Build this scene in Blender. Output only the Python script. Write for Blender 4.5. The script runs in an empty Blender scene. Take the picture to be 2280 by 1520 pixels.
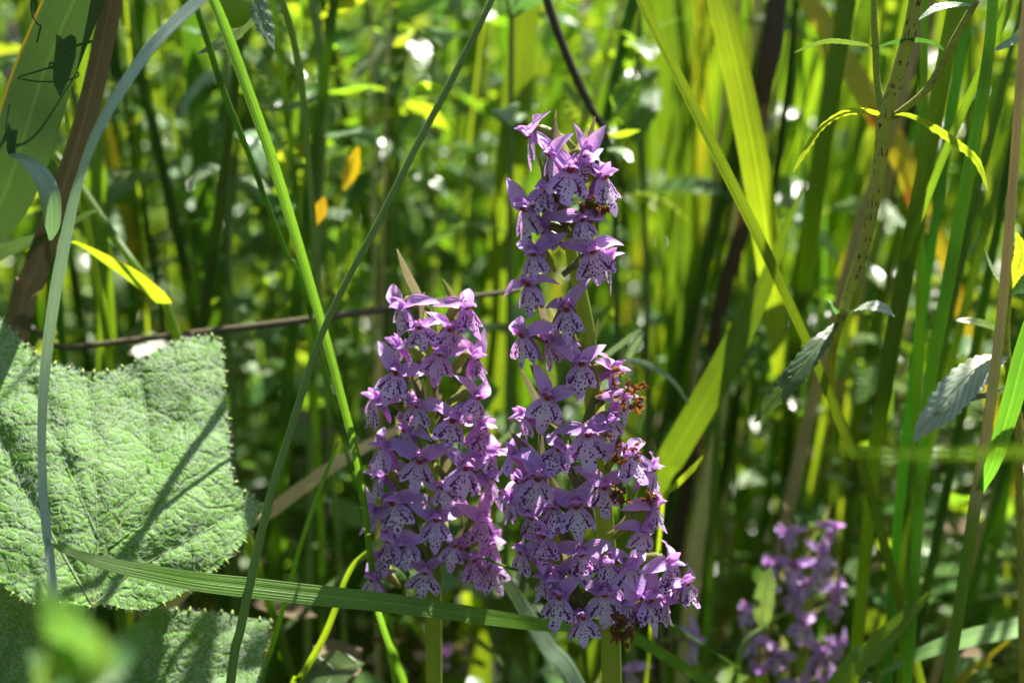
import bpy, bmesh, math, random
from math import radians as R, sin, cos, pi
from mathutils import Vector as V, Matrix, noise
from mathutils.geometry import delaunay_2d_cdt
random.seed(7)
SC = bpy.context.scene
COL = SC.collection

# ------------------------------------------------------------------ camera
W, H, LENS, PITCH, ZC = 2280, 1520, 50.0, R(9), 0.335
cam = bpy.data.cameras.new('camera')
cam.lens = LENS; cam.sensor_width = 36; cam.clip_start = 0.01; cam.clip_end = 400
camo = bpy.data.objects.new('camera', cam); COL.objects.link(camo)
camo.location = (0, 0, ZC); camo.rotation_euler = (pi/2 - PITCH, 0, 0)
SC.camera = camo
cam.dof.use_dof = True; cam.dof.focus_distance = 0.408; cam.dof.aperture_fstop = 7.2
FPX = LENS/36*W
FWD = V((0, cos(PITCH), -sin(PITCH))); UPV = V((0, sin(PITCH), cos(PITCH)))
def P(px, py, Y):                       # pixel ray met with the upright plane y = Y
    d = V((1,0,0))*((px-W/2)/FPX) + FWD + UPV*(-(py-H/2)/FPX)
    return V((0,0,ZC)) + d*(Y/d.y)
def M(px, Y): return px*Y/FPX/cos(PITCH)  # pixels to metres at depth Y

# ------------------------------------------------------------------ light
SUN_EL, SUN_AZ = R(64), R(38)           # azimuth from +y towards +x: behind and to the right
S = V((sin(SUN_AZ)*cos(SUN_EL), cos(SUN_AZ)*cos(SUN_EL), sin(SUN_EL)))
world = bpy.data.worlds.new('World'); SC.world = world; world.use_nodes = True
wn = world.node_tree.nodes; wl = world.node_tree.links
sky = wn.new('ShaderNodeTexSky'); sky.sky_type = 'NISHITA'; sky.sun_disc = False; sky.dust_density = 2.0
sky.sun_elevation = SUN_EL; sky.sun_rotation = SUN_AZ
bg = wn['Background']; bg.inputs['Strength'].default_value = 0.050
wl.new(sky.outputs[0], bg.inputs[0])
sl = bpy.data.lights.new('sun', 'SUN'); sl.energy = 5.0; sl.angle = R(0.53); sl.color = (1, .94, .84)
so = bpy.data.objects.new('sun', sl); COL.objects.link(so)
so.rotation_euler = S.to_track_quat('Z', 'Y').to_euler(); so.location = S*3
SC.view_settings.view_transform = 'Standard'; SC.view_settings.look = 'None'
SC.view_settings.gamma = 1; SC.view_settings.use_curve_mapping = False
SC.view_settings.exposure = 1.9
SC.render.engine = 'CYCLES'
cy = SC.cycles
cy.use_denoising = True
cy.max_bounces = 7; cy.diffuse_bounces = 4; cy.adaptive_threshold = .03; cy.glossy_bounces = 3; cy.transmission_bounces = 6
cy.sample_clamp_indirect = 6; cy.caustics_reflective = False; cy.caustics_refractive = False

# ------------------------------------------------------------------ materials
MATS = {}
class NT:
    def __init__(s, name):
        m = bpy.data.materials.new(name); m.use_nodes = True; s.m = m
        s.n = m.node_tree.nodes; s.l = m.node_tree.links; s.n.clear()
        s.out = s.n.new('ShaderNodeOutputMaterial'); MATS[name] = m
    def add(s, t, ins=None, **kw):
        nd = s.n.new('ShaderNode'+t)
        for k, v in kw.items(): setattr(nd, k, v)
        for k, v in (ins or {}).items(): s.put(nd.inputs[k], v)
        return nd
    def put(s, sock, v):
        if isinstance(v, bpy.types.NodeSocket): s.l.new(v, sock)
        elif isinstance(v, bpy.types.Node): s.l.new(v.outputs[0], sock)
        else:
            if sock.type == 'RGBA' and len(v) == 3: v = (*v, 1)
            sock.default_value = v
    def math(s, op, a, b=0.0, c=0.0, clamp=False):
        nd = s.n.new('ShaderNodeMath'); nd.operation = op; nd.use_clamp = clamp
        s.put(nd.inputs[0], a); s.put(nd.inputs[1], b); s.put(nd.inputs[2], c)
        return nd.outputs[0]
    def mix(s, f, a, b, bt='MIX'):
        nd = s.n.new('ShaderNodeMix'); nd.data_type = 'RGBA'; nd.blend_type = bt
        s.put(nd.inputs[0], f); s.put(nd.inputs[6], a); s.put(nd.inputs[7], b)
        return nd.outputs[2]
    def ramp(s, f, lo, hi):
        nd = s.n.new('ShaderNodeMapRange'); nd.interpolation_type = 'SMOOTHSTEP'
        s.put(nd.inputs[0], f); s.put(nd.inputs[1], lo); s.put(nd.inputs[2], hi)
        return nd.outputs[0]
    def leaf_out(s, col, tcol, rough, tfac, spec, normal=None, coat=0):
        p = s.add('BsdfPrincipled', {'Base Color': col, 'Roughness': rough, 'Specular IOR Level': spec})
        t = s.add('BsdfTranslucent', {'Color': tcol})
        if normal is not None:
            s.put(p.inputs['Normal'], normal); s.put(t.inputs['Normal'], normal)
        mx = s.add('MixShader', {0: tfac, 1: p.outputs[0], 2: t.outputs[0]})
        s.l.new(mx.outputs[0], s.out.inputs[0])

def grass_mat(name, col, tcol, rough=.35, tfac=.45, spec=.5, stripes=14, edge=None, eside=None, spots=None, vary=.25, sbump=.35, midrib=.3, tip=None, blotch=None):
    t = NT(name)
    uv = t.add('UVMap'); sx = t.add('SeparateXYZ', {0: uv.outputs[0]})
    u, v = sx.outputs[0], sx.outputs[1]
    attr = t.add('Attribute', attribute_name='var'); oi = t.add('ObjectInfo')
    rnd = t.math('FRACT', t.math('ADD', attr.outputs['Fac'], oi.outputs['Random']))
    nz = t.add('TexNoise', {'Vector': t.add('TexCoord').outputs['Object'], 'Scale': 60.0, 'Detail': 3.0})
    val = t.math('ADD', t.math('MULTIPLY', t.math('SUBTRACT', rnd, .5), 2*vary), t.math('MULTIPLY', t.math('SUBTRACT', nz.outputs[0], .5), .5))
    val = t.math('ADD', val, 1.0)
    hue = t.math('ADD', .5, t.math('MULTIPLY', t.math('SUBTRACT', t.math('FRACT', t.math('MULTIPLY', rnd, 7.31)), .5), .05))
    sv = t.add('CombineXYZ', {0: t.math('MULTIPLY', u, stripes*2.0), 1: t.math('MULTIPLY', v, 1.5), 2: t.math('MULTIPLY', rnd, 50.0)})
    st = t.math('MULTIPLY', t.math('SUBTRACT', t.add('TexNoise', {'Vector': sv.outputs[0], 'Scale': 1.0, 'Detail': 2.0}).outputs[0], .5), 3.0)
    mid = t.ramp(t.math('ABSOLUTE', t.math('SUBTRACT', u, .5)), .05, .0)
    val = t.math('ADD', val, t.math('MULTIPLY', st, .20)); val = t.math('ADD', val, t.math('MULTIPLY', mid, midrib))
    cc, tc = col, tcol
    if blotch:
        b = t.ramp(t.add('TexNoise', {'Vector': t.add('TexCoord').outputs['Object'], 'Scale': 45.0, 'Detail': 4.0}).outputs[0], .55, .68)
        cc = t.mix(b, cc, blotch); tc = t.mix(b, tc, blotch)
    if edge:
        e = t.ramp(u, *(eside or (.1, .0))); cc = t.mix(e, cc, edge); tc = t.mix(e, tc, edge)
    if tip:
        e = t.ramp(v, tip[0], tip[1]); cc = t.mix(e, cc, tip[2]); tc = t.mix(e, tc, tip[2])
    if spots:
        mp = t.add('Mapping', {'Vector': uv.outputs[0], 'Scale': spots[1]})
        vo = t.add('TexNoise', {'Vector': mp.outputs[0], 'Scale': 1.0, 'Detail': 1.0})
        sp = t.ramp(vo.outputs[0], .60, .66)
        cc = t.mix(sp, cc, spots[0]); tc = t.mix(sp, tc, spots[0])
    h1 = t.add('HueSaturation', {'Hue': hue, 'Saturation': 1.0, 'Value': val, 'Fac': 1.0, 'Color': cc})
    h2 = t.add('HueSaturation', {'Hue': hue, 'Saturation': 1.0, 'Value': val, 'Fac': 1.0, 'Color': tc})
    bp = t.add('Bump', {'Strength': sbump, 'Distance': .0003, 'Height': t.math('ADD', st, t.math('MULTIPLY', nz.outputs[0], 1.5))})
    t.leaf_out(h1.outputs[0], h2.outputs[0], rough, tfac, spec, bp.outputs[0])
    return t.m

def herb_mat(name, col, tcol, rough=.35, tfac=.4, nveins=9, spec=.5, vary=.25, sheen=0):
    t = NT(name)
    uv = t.add('UVMap'); sx = t.add('SeparateXYZ', {0: uv.outputs[0]}); u, v = sx.outputs[0], sx.outputs[1]
    attr = t.add('Attribute', attribute_name='var'); oi = t.add('ObjectInfo')
    rnd = t.math('FRACT', t.math('ADD', attr.outputs['Fac'], oi.outputs['Random']))
    nz = t.add('TexNoise', {'Vector': t.add('TexCoord').outputs['Object'], 'Scale': 150.0, 'Detail': 3.0})
    au = t.math('ABSOLUTE', t.math('SUBTRACT', u, .5))
    ch = t.math('SINE', t.math('MULTIPLY', t.math('SUBTRACT', v, t.math('MULTIPLY', au, .45)), nveins*6.283))
    vein = t.math('MAXIMUM', t.ramp(ch, .8, 1.0), t.ramp(au, .06, .02))
    val = t.math('ADD', 1.0, t.math('MULTIPLY', t.math('SUBTRACT', rnd, .5), 2*vary))
    val = t.math('ADD', val, t.math('MULTIPLY', t.math('SUBTRACT', nz.outputs[0], .5), .6))
    hue = t.math('ADD', .5, t.math('MULTIPLY', t.math('SUBTRACT', t.math('FRACT', t.math('MULTIPLY', rnd, 7.31)), .5), .06))
    h1 = t.add('HueSaturation', {'Hue': hue, 'Saturation': 1.0, 'Value': val, 'Fac': 1.0, 'Color': t.mix(t.math('MULTIPLY', vein, .4), col, (.2,.3,.1))})
    h2 = t.add('HueSaturation', {'Hue': hue, 'Saturation': 1.0, 'Value': val, 'Fac': 1.0, 'Color': t.mix(t.math('MULTIPLY', vein, .5), tcol, (.05,.12,.01))})
    hh = t.math('ADD', t.math('MULTIPLY', vein, -1.0), t.math('MULTIPLY', nz.outputs[0], 1.2))
    bp = t.add('Bump', {'Strength': .7, 'Distance': .0006, 'Height': hh})
    t.leaf_out(h1.outputs[0], h2.outputs[0], rough, tfac, spec, bp.outputs[0])
    return t.m

def petal_mat(name, c_in, c_out, tcol, edge=(.66,.52,.82)):
    t = NT(name)
    uv = t.add('UVMap'); sx = t.add('SeparateXYZ', {0: uv.outputs[0]}); u, v = sx.outputs[0], sx.outputs[1]
    oi = t.add('ObjectInfo')
    tcd = t.add('TexCoord')
    off = t.add('VectorMath', {0: tcd.outputs['Object'], 1: t.add('CombineXYZ', {0: oi.outputs['Random'], 1: oi.outputs['Random']}).outputs[0]}, operation='ADD')
    nz = t.add('TexNoise', {'Vector': off.outputs[0], 'Scale': 420.0, 'Detail': 3.0})
    n2 = t.add('TexNoise', {'Vector': off.outputs[0], 'Scale': 700.0, 'Detail': 1.0})
    au = t.math('ABSOLUTE', t.math('SUBTRACT', u, .5))
    vein = t.math('SINE', t.math('MULTIPLY', u, 7*6.283))
    c = t.mix(v, c_in, c_out)
    c = t.mix(t.ramp(nz.outputs[0], .35, .7), c, t.mix(.5, c, (.58,.38,.78)))
    c = t.mix(t.math('MULTIPLY', t.ramp(n2.outputs[0], .64, .7), .45), c, (.22,.04,.32))
    c = t.mix(t.math('MULTIPLY', t.ramp(vein, .6, 1.), .22), c, (.30,.08,.42))
    c = t.mix(t.math('MULTIPLY', t.ramp(au, .42, .5), .55), c, edge)
    hs = t.add('HueSaturation', {'Hue': t.math('ADD', .49, t.math('MULTIPLY', oi.outputs['Random'], .03)), 'Value': t.math('ADD', .85, t.math('MULTIPLY', oi.outputs['Random'], .3)), 'Saturation': 1.0, 'Fac': 1.0, 'Color': c})
    bp = t.add('Bump', {'Strength': .5, 'Distance': .0003, 'Height': t.math('ADD', nz.outputs[0], t.math('MULTIPLY', vein, .2))})
    t.leaf_out(hs.outputs[0], tcol, .38, .42, .45, bp.outputs[0])

def lip_mat(name, pale, rim, tcol, dense=1.0):
    t = NT(name)
    uv = t.add('UVMap'); sx = t.add('SeparateXYZ', {0: uv.outputs[0]})
    x, z = sx.outputs[0], sx.outputs[1]              # millimetres from the throat, z down
    oi = t.add('ObjectInfo'); rnd = oi.outputs['Random']
    ang = t.math('ARCTAN2', x, z); aa = t.math('ABSOLUTE', ang)
    r = t.math('SQRT', t.math('ADD', t.math('MULTIPLY', x, x), t.math('MULTIPLY', z, z)))
    vec = t.add('CombineXYZ', {0: t.math('MULTIPLY', ang, 4.6), 1: t.math('MULTIPLY', r, .66), 2: t.math('MULTIPLY', rnd, 90.0)})
    vo = t.add('TexVoronoi', {'Vector': vec.outputs[0], 'Scale': dense, 'Randomness': .72})
    sz = t.math('MULTIPLY', t.math('FRACT', t.math('MULTIPLY', rnd, 13.7)), .16)
    dots = t.ramp(vo.outputs['Distance'], t.math('SUBTRACT', .50, sz), t.math('SUBTRACT', .39, sz))
    msk = t.math('MULTIPLY', t.ramp(aa, .98, .88), t.math('MULTIPLY', t.ramp(r, 1.6, 2.6), t.ramp(r, 11.2, 10.0)))
    dots = t.math('MULTIPLY', dots, msk)
    nz = t.add('TexNoise', {'Vector': vec.outputs[0], 'Scale': 1.3})
    la = t.math('ADD', .60, t.math('MULTIPLY', t.math('SUBTRACT', nz.outputs[0], .5), .30))
    line = t.ramp(t.math('ABSOLUTE', t.math('SUBTRACT', aa, la)), .085, .055)
    line = t.math('MULTIPLY', line, t.math('MULTIPLY', t.ramp(r, 2.8, 3.6), t.ramp(r, 9.0, 8.2)))
    mk = t.math('MAXIMUM', dots, line)
    f = t.math('MAXIMUM', t.ramp(aa, .50, .95), t.ramp(r, 8.5, 11.5))
    c = t.mix(f, pale, rim)
    c = t.mix(t.ramp(r, 2.6, 1.0), c, (.62,.45,.62))
    c = t.mix(t.math('MULTIPLY', t.math('FRACT', t.math('MULTIPLY', rnd, 5.3)), .45), c, rim)
    c = t.mix(mk, c, (.10,.008,.13))
    tc = t.mix(mk, tcol, (.22,.01,.22))
    n3 = t.add('TexNoise', {'Vector': uv.outputs[0], 'Scale': 1.5, 'Detail': 3.0})
    bp = t.add('Bump', {'Strength': .5, 'Distance': .0003, 'Height': n3.outputs[0]})
    t.leaf_out(c, tc, .42, .38, .4, bp.outputs[0])

def plain_mat(name, col, rough=.6, tcol=None, tfac=.0, nscale=200., amp=.5, spec=.4):
    t = NT(name)
    nz = t.add('TexNoise', {'Vector': t.add('TexCoord').outputs['Object'], 'Scale': nscale, 'Detail': 4.0})
    c = t.mix(t.math('MULTIPLY', nz.outputs[0], amp), col, tuple(k*.35 for k in col))
    bp = t.add('Bump', {'Strength': .6, 'Distance': .0008, 'Height': nz.outputs[0]})
    t.leaf_out(c, tcol or col, rough, tfac, spec, bp.outputs[0])

G, T_ = (.060,.125,.013), (.34,.52,.02)
grass_mat('grass_green', G, T_, .42, .45, spec=.35)
grass_mat('grass_dark', (.042,.092,.009), (.20,.36,.012), .45, .40, spec=.3, stripes=18)
grass_mat('grass_lime', (.085,.18,.02), (.35,.57,.015), .36, .5)
grass_mat('grass_fresh', (.11,.25,.025), (.28,.54,.03), .34, .42, stripes=7, midrib=.45, sbump=.5)
grass_mat('grass_blue', (.22,.32,.21), (.22,.38,.12), .38, .28, stripes=9, spec=.8, vary=.1)
grass_mat('grass_pale', (.33,.43,.33), (.26,.40,.18), .4, .25, stripes=7, vary=.05)
grass_mat('grass_sage', (.17,.30,.085), (.22,.36,.10), .5, .25, spec=.3, stripes=9, vary=.05)
grass_mat('grass_edge', (.038,.088,.030), (.09,.19,.03), .5, .2, stripes=30, spec=.3, sbump=.25, edge=(.5,.36,.02), eside=(.93,1.0), vary=.08)
grass_mat('grass_yellow', (.22,.22,.02), (.62,.58,.02), .42, .5, blotch=(.55,.26,.02))
grass_mat('leaf_yellowtip', (.07,.15,.025), (.30,.48,.015), .30, .48, stripes=8, edge=(.5,.3,.01), vary=.05)
grass_mat('straw', (.52,.43,.20), (.46,.36,.14), .75, .2, spec=.15, stripes=5, vary=.12)
grass_mat('straw_green', (.74,.60,.25), (.60,.46,.14), .75, .25, spec=.12, stripes=5, vary=.05, tip=(.58,.68,(.16,.30,.03)))
grass_mat('dry_brown', (.125,.100,.062), (.10,.075,.04), .65, .10, spec=.2, stripes=6, vary=.1, sbump=.8)
grass_mat('dry_dark', (.045,.030,.016), (.10,.06,.02), .6, .15, stripes=5, vary=.2)
grass_mat('spotted_stem', (.30,.36,.07), (.34,.42,.05), .6, .25, spec=.2, stripes=3, spots=((.04,.015,.02), (9.,70.,1.)), vary=.05)
herb_mat('herb_green', (.05,.115,.028), (.30,.46,.02), .30, .42)
herb_mat('herb_dark', (.030,.075,.030), (.14,.27,.03), .32, .35)
herb_mat('herb_bright', (.085,.18,.03), (.42,.60,.02), .34, .48)
herb_mat('herb_grey', (.20,.29,.16), (.18,.33,.06), .30, .28, spec=.7, nveins=14)
herb_mat('herb_silver', (.34,.42,.32), (.20,.34,.10), .38, .2, nveins=14)
herb_mat('herb_soft', (.09,.20,.06), (.22,.40,.05), .5, .5, nveins=6)
herb_mat('undergrowth', (.070,.145,.040), (.36,.56,.02), .27, .45, spec=.5, vary=.4, nveins=3)
herb_mat('yellow_leaf', (.5,.30,.02), (.75,.42,.01), .45, .5)
petal_mat('sepal', (.41,.22,.61), (.56,.42,.79), (.80,.43,.87))
petal_mat('hood', (.38,.15,.56), (.50,.30,.70), (.78,.32,.80))
petal_mat('sepal_pink', (.50,.21,.60), (.62,.38,.74), (.90,.38,.84))
lip_mat('lip', (.70,.60,.80), (.50,.33,.68), (.70,.42,.78), 1.25)
lip_mat('lip_pink', (.62,.40,.72), (.52,.24,.64), (.78,.36,.76), 1.4)
plain_mat('column', (.66,.42,.58), .4, (.7,.4,.6), .3)
plain_mat('throat', (.30,.02,.06), .5)
plain_mat('ovary', (.22,.24,.08), .45, (.40,.42,.08), .3, 300., .4)
plain_mat('bract', (.15,.19,.08), .45, (.34,.36,.10), .38, 250., .7)
plain_mat('bract_purple', (.17,.14,.10), .45, (.26,.22,.11), .3, 250., .7)
plain_mat('stem', (.17,.25,.045), .36, (.48,.58,.04), .32, 120., .4)
plain_mat('withered', (.16,.07,.03), .75, (.45,.18,.03), .25, 500., .9)
plain_mat('soil', (.055,.040,.026), .9, None, 0, 30., .8)
plain_mat('litter', (.16,.115,.06), .8, (.2,.13,.05), .2, 120., .8)
plain_mat('petiole', (.20,.30,.09), .5, (.3,.42,.08), .25, 200., .4)
plain_mat('tooth', (.34,.44,.10), .45, (.5,.6,.1), .3)
plain_mat('bud', (.16,.30,.05), .5, (.35,.5,.05), .4)
plain_mat('seed', (.42,.28,.14), .6)
# felted leaf: green between a net of veins
t = NT('felt_leaf')
tcn = t.add('TexCoord').outputs['Object']
vo = t.add('TexVoronoi', {'Vector': tcn, 'Scale': 330.0}, feature='DISTANCE_TO_EDGE')
v2 = t.add('TexVoronoi', {'Vector': tcn, 'Scale': 95.0}, feature='DISTANCE_TO_EDGE')
nz = t.add('TexNoise', {'Vector': tcn, 'Scale': 90.0, 'Detail': 5.0})
cell = t.ramp(vo.outputs[0], .0, .22); big = t.ramp(v2.outputs[0], .0, .10)
c = t.mix(cell, (.13,.26,.06), (.10,.25,.02))
c = t.mix(t.ramp(nz.outputs[0], .4, .75), c, (.16,.30,.09))
hh = t.math('ADD', t.math('MULTIPLY', cell, .7), t.math('MULTIPLY', big, 1.0))
bp = t.add('Bump', {'Strength': .45, 'Distance': .0008, 'Height': hh})
t.leaf_out(c, (.28,.46,.04), .7, .30, .25, bp.outputs[0])
t = NT('felt_hair')
t.leaf_out((.62,.68,.59), (.50,.58,.44), .45, .45, .5)

# ------------------------------------------------------------------ mesh helpers
def tag(o, label=None, cat=None, group=None, kind=None):
    if label: o['label'] = label
    if cat: o['category'] = cat
    if group: o['group'] = group
    if kind: o['kind'] = kind
    return o
class MB:
    def __init__(s): s.v = []; s.f = []; s.uv = []; s.mi = []; s.var = []
    def add(s, verts, faces, uvs, mi=0, var=0.0):
        b = len(s.v); s.v += [tuple(p) for p in verts]; s.uv += uvs; s.var += [var]*len(verts)
        s.f += [tuple(i+b for i in f) for f in faces]; s.mi += [mi]*len(faces)
    def mesh(s, name, mats, smooth=True):
        m = bpy.data.meshes.new(name); m.from_pydata(s.v, [], s.f)
        for k in mats: m.materials.append(MATS[k])
        ul = m.uv_layers.new(name='UVMap')
        buf = [0.0]*(2*len(m.loops)); vi = [0]*len(m.loops); m.loops.foreach_get('vertex_index', vi)
        for i, k in enumerate(vi): buf[2*i], buf[2*i+1] = s.uv[k]
        ul.data.foreach_set('uv', buf)
        m.polygons.foreach_set('material_index', s.mi)
        m.polygons.foreach_set('use_smooth', [smooth]*len(s.f))
        a = m.attributes.new('var', 'FLOAT', 'POINT'); a.data.foreach_set('value', s.var)
        m.update(); return m
    def obj(s, name, mats, parent=None, smooth=True):
        return link(name, s.mesh(name, mats if isinstance(mats, (list, tuple)) else [mats], smooth), parent)
def link(name, data, parent=None):
    o = bpy.data.objects.new(name, data); COL.objects.link(o)
    if parent: o.parent = parent
    return o
def empty(name, loc=(0,0,0)):
    o = link(name, None); o.location = loc; o.empty_display_size = .02; return o
def catmull(pts, n):
    """resample [(vec, w), ...] to n+1 samples"""
    k = len(pts); out = []
    for i in range(n+1):
        s = i/n*(k-1); a = min(int(s), k-2); f = s-a
        def g(j): return pts[max(0, min(k-1, j))]
        p0, p1, p2, p3 = g(a-1)[0], g(a)[0], g(a+1)[0], g(a+2)[0]
        if a == 0: p0 = p1*2-p2
        if a+2 > k-1: p3 = p2*2-p1
        q = .5*((2*p1)+(p2-p0)*f+(2*p0-5*p1+4*p2-p3)*f*f+(3*p1-p0-3*p2+p3)*f**3)
        w = pts[a][1]*(1-f)+pts[a+1][1]*f
        out.append((q, w))
    return out
SPEC5 = (-1,-.5,0,.5,1)
def ribbon(mb, pts, n=24, face=V((0,-1,.3)), fold=.15, cross=SPEC5, teeth=0, tamp=.18, twist=0, pleat=0, mi=0, var=0.0, vlen=None, wave=0, ref=None):
    """leaf sheet along pts [(vec, full width)]"""
    sm = catmull(pts, n); vs = []; uv = []; L = 0; fs = []; c = len(cross)
    for i, (q, w) in enumerate(sm):
        a = sm[max(0,i-1)][0]; b = sm[min(n,i+1)][0]
        T = (b-a).normalized(); fc = face(i/n) if callable(face) else face
        N = (fc - T*fc.dot(T)); N = N.normalized() if N.length > 1e-6 else V((0,-1,0))
        if twist: N = Matrix.Rotation(twist*i/n, 3, T) @ N
        Sd = T.cross(N)
        if i: L += (q-sm[i-1][0]).length
        wt = w
        if teeth:
            ph = (i/n*teeth) % 1.0; wt = w*(1-tamp+tamp*(1-ph)*1.0)
        for s in cross:
            ww = wt if abs(s) > .99 else w*(1-tamp*.5 if teeth else 1)
            d = fold*abs(s)*w - .10*w*s*s
            if pleat: d += pleat*w*sin((i/n*teeth*1.0 - abs(s)*1.2)*6.283)*abs(s)
            if wave: d += wave*w*s*sin(i/n*17+s*2)
            vs.append(q + Sd*(s*ww/2) + N*d); uv.append(((s+1)/2, i/n if vlen is None else L*vlen))
    for i in range(n):
        for j in range(c-1):
            k = i*c+j; fs.append((k, k+1, k+c+1, k+c))
    mb.add(vs, fs, uv, mi, var)
    return mb
def tube(mb, pts, n=20, sides=8, mi=0, var=0.0, ridge=0, cap=True):
    """stem along pts [(vec, radius)]"""
    sm = catmull(pts, n); vs = []; uv = []; fs = []
    ref = V((.31,-.9,.2))
    for i, (q, r) in enumerate(sm):
        T = (sm[min(n,i+1)][0]-sm[max(0,i-1)][0]).normalized()
        A = (ref-T*ref.dot(T)).normalized(); B = T.cross(A)
        for k in range(sides):
            a = 2*pi*k/sides; rr = r*(1+ridge*(k % 2))
            vs.append(q+A*(cos(a)*rr)+B*(sin(a)*rr)); uv.append((abs(2*k/sides-1), i/n))
    for i in range(n):
        for k in range(sides):
            k2 = (k+1) % sides; fs.append((i*sides+k, i*sides+k2, (i+1)*sides+k2, (i+1)*sides+k))
    if cap:
        fs.append(tuple(range(sides))[::-1]); fs.append(tuple(n*sides+k for k in range(sides)))
    mb.add(vs, fs, uv, mi, var); return mb
def recenter(o):
    """move the object's origin to its lowest point"""
    vs = o.data.vertices; lo = min(vs, key=lambda v: v.co.z).co.copy()
    o.data.transform(Matrix.Translation(-lo)); o.location = o.location+lo; return o
def to_ground(pts, pull=.5):
    """pts [(vec,w)], last is the root end: carry it on down into the soil"""
    p, w = pts[-1]; q = pts[-2][0]; T = (p-q).normalized()
    if p.z <= 0.005: return pts
    h = p.z; sh = V((T.x, T.y, 0))/max(.35, abs(T.z))*h*pull
    if sh.length > .22: sh = sh.normalized()*.22
    pts = pts + [(V((p.x+sh.x*.7, p.y+sh.y*.7, h*.45)), w)]
    pts.append((V((p.x+sh.x, p.y+sh.y, -.006)), w*.8)); return pts
def to_tip(pts, length, droop=.15, taper=True):
    p, w = pts[0]; q = pts[1][0]; T = (p-q).normalized()
    a = p+T*length*.5+V((0,0,-droop*length*.2)); b = p+T*length+V((0,0,-droop*length))
    return [(b, w*.05 if taper else w*.8), (a, w*.7 if taper else w*.9)]+pts
def px(path):    # [(px,py,Y,width px)] -> [(vec, metres)]
    return [(P(a,b,Y), M(w,Y)*.8) for a,b,Y,w in path]
def blade(name, label, cat, path, mat, tip=0, ground=True, group=None, n=44, droop=.15, **kw):
    pts = px(path)
    if tip: pts = to_tip(pts, tip, droop)
    if ground: pts = to_ground(pts)
    o = ribbon(MB(), pts, n=n, **kw).obj(name, mat)
    recenter(o); return tag(o, label, cat, group)
def stalk(name, label, cat, path, mat, tip=0, ground=True, group=None, n=40, sides=9, ridge=.0, taper=False, **kw):
    pts = [(a, w/2) for a, w in px(path)]
    if tip: pts = to_tip(pts, tip, .1, taper)
    if ground: pts = to_ground(pts)
    o = tube(MB(), pts, n=n, sides=sides, ridge=ridge).obj(name, mat)
    recenter(o); return tag(o, label, cat, group)

# ------------------------------------------------------------------ the ground
mb = MB(); k = 40; vs = []; uv = []; fs = []
xs = [-120,-40,-12,-5]+[-3+6*i/k for i in range(k+1)]+[5,12,40,120]
ys = [-120,-40,-12,-5]+[-2+6*i/k for i in range(k+1)]+[7,14,40,150]
for y in ys:
    for x in xs:
        z = .012*noise.noise(V((x*3,y*3,0))) - .004 if abs(x) < 5 and abs(y) < 5 else .02
        vs.append((x,y,z)); uv.append((x,y))
nx = len(xs)
for j in range(len(ys)-1):
    for i in range(nx-1): fs.append((j*nx+i, j*nx+i+1, (j+1)*nx+i+1, (j+1)*nx+i))
mb.add(vs, fs, uv); g = mb.obj('ground', 'soil'); g['kind'] = 'structure'

# ------------------------------------------------------------------ orchid flower parts (millimetres -> metres)
mm = .001
LIPR = [(0,12.4),(8,11.7),(13,10.4),(17,8.3),(20,7.5),(24,8.2),(31,10.0),(38,10.8),(46,10.4),(53,8.8),(60,6.6),(68,4.6),(78,3.0),(90,2.2),(120,1.6),(180,1.4)]
def lipr(a):
    a = abs(a)
    for (a0,r0),(a1,r1) in zip(LIPR, LIPR[1:]):
        if a <= a1: return r0+(r1-r0)*(a-a0)/(a1-a0)
    return 1.4
def lip_mesh(seed, reflex, wide, mid):
    rg = random.Random(seed); ph = rg.random()*6; mb = MB(); vs=[(0,0,0)]; uv=[(0,0)]; fs=[]
    na, nr = 40, 7
    for j in range(1, nr+1):
        tt = j/nr
        for i in range(na+1):
            a = -115+230*i/na; r = lipr(a)
            if abs(a) < 20: r *= mid
            r *= 1+.035*sin(a*.31+ph)+.02*sin(a*.77+ph*2)
            x = r*tt*sin(R(a))*wide; z = r*tt*cos(R(a))
            y = -.20*z - .9*sin(min(1,tt*1.4)*pi)*.6 + reflex*x*x*(.5+.5*tt)
            y += .55*tt*tt*sin(R(a)*5+ph)*(.4+abs(x)/8) + .02*max(0,z-7)**2*(1 if seed%2 else -1)
            vs.append((x*mm, y*mm, -z*mm)); uv.append((x/wide, z))
    for i in range(na): fs.append((0, 1+i, 2+i))
    for j in range(nr-1):
        for i in range(na):
            b = 1+j*(na+1)+i; fs.append((b, b+na+1, b+na+2, b+1))
    mb.add(vs, fs, uv); return mb
def petal_mb(base, dirn, up, L, Wd, cup, droop, seed, tipcurl=0, shape=.62, side=0):
    """ovate pointed petal: base, length direction, face normal"""
    rg = random.Random(seed); D = V(dirn).normalized(); N = V(up); N = (N-D*N.dot(D)).normalized(); Sx = D.cross(N)
    mb = MB(); vs=[]; uv=[]; fs=[]; n, c = 12, 7
    p = V(base); d = D.copy(); ph = rg.random()*6
    for i in range(n+1):
        f = i/n
        w = Wd*(sin(pi*min(1,(f*.93+.07)**shape))**.85 if f < .999 else .04)
        w = max(w, Wd*.04)
        Nn = (N-d*N.dot(d)).normalized()
        for j in range(c):
            s = -1+2*j/(c-1)
            off = cup*w*(s*s) + .05*w*sin(f*9+s*3+ph)
            vs.append((p+Sx*(s*w/2)+Nn*off)*mm); uv.append(((s+1)/2, f))
        d = (d - N*(droop/n)*(1+f) + V((0,0,tipcurl*f/n))).normalized(); p = p + d*(L/n)
    for i in range(n):
        for j in range(c-1): k = i*c+j; fs.append((k,k+1,k+c+1,k+c))
    mb.add(vs, fs, uv); return mb
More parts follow.
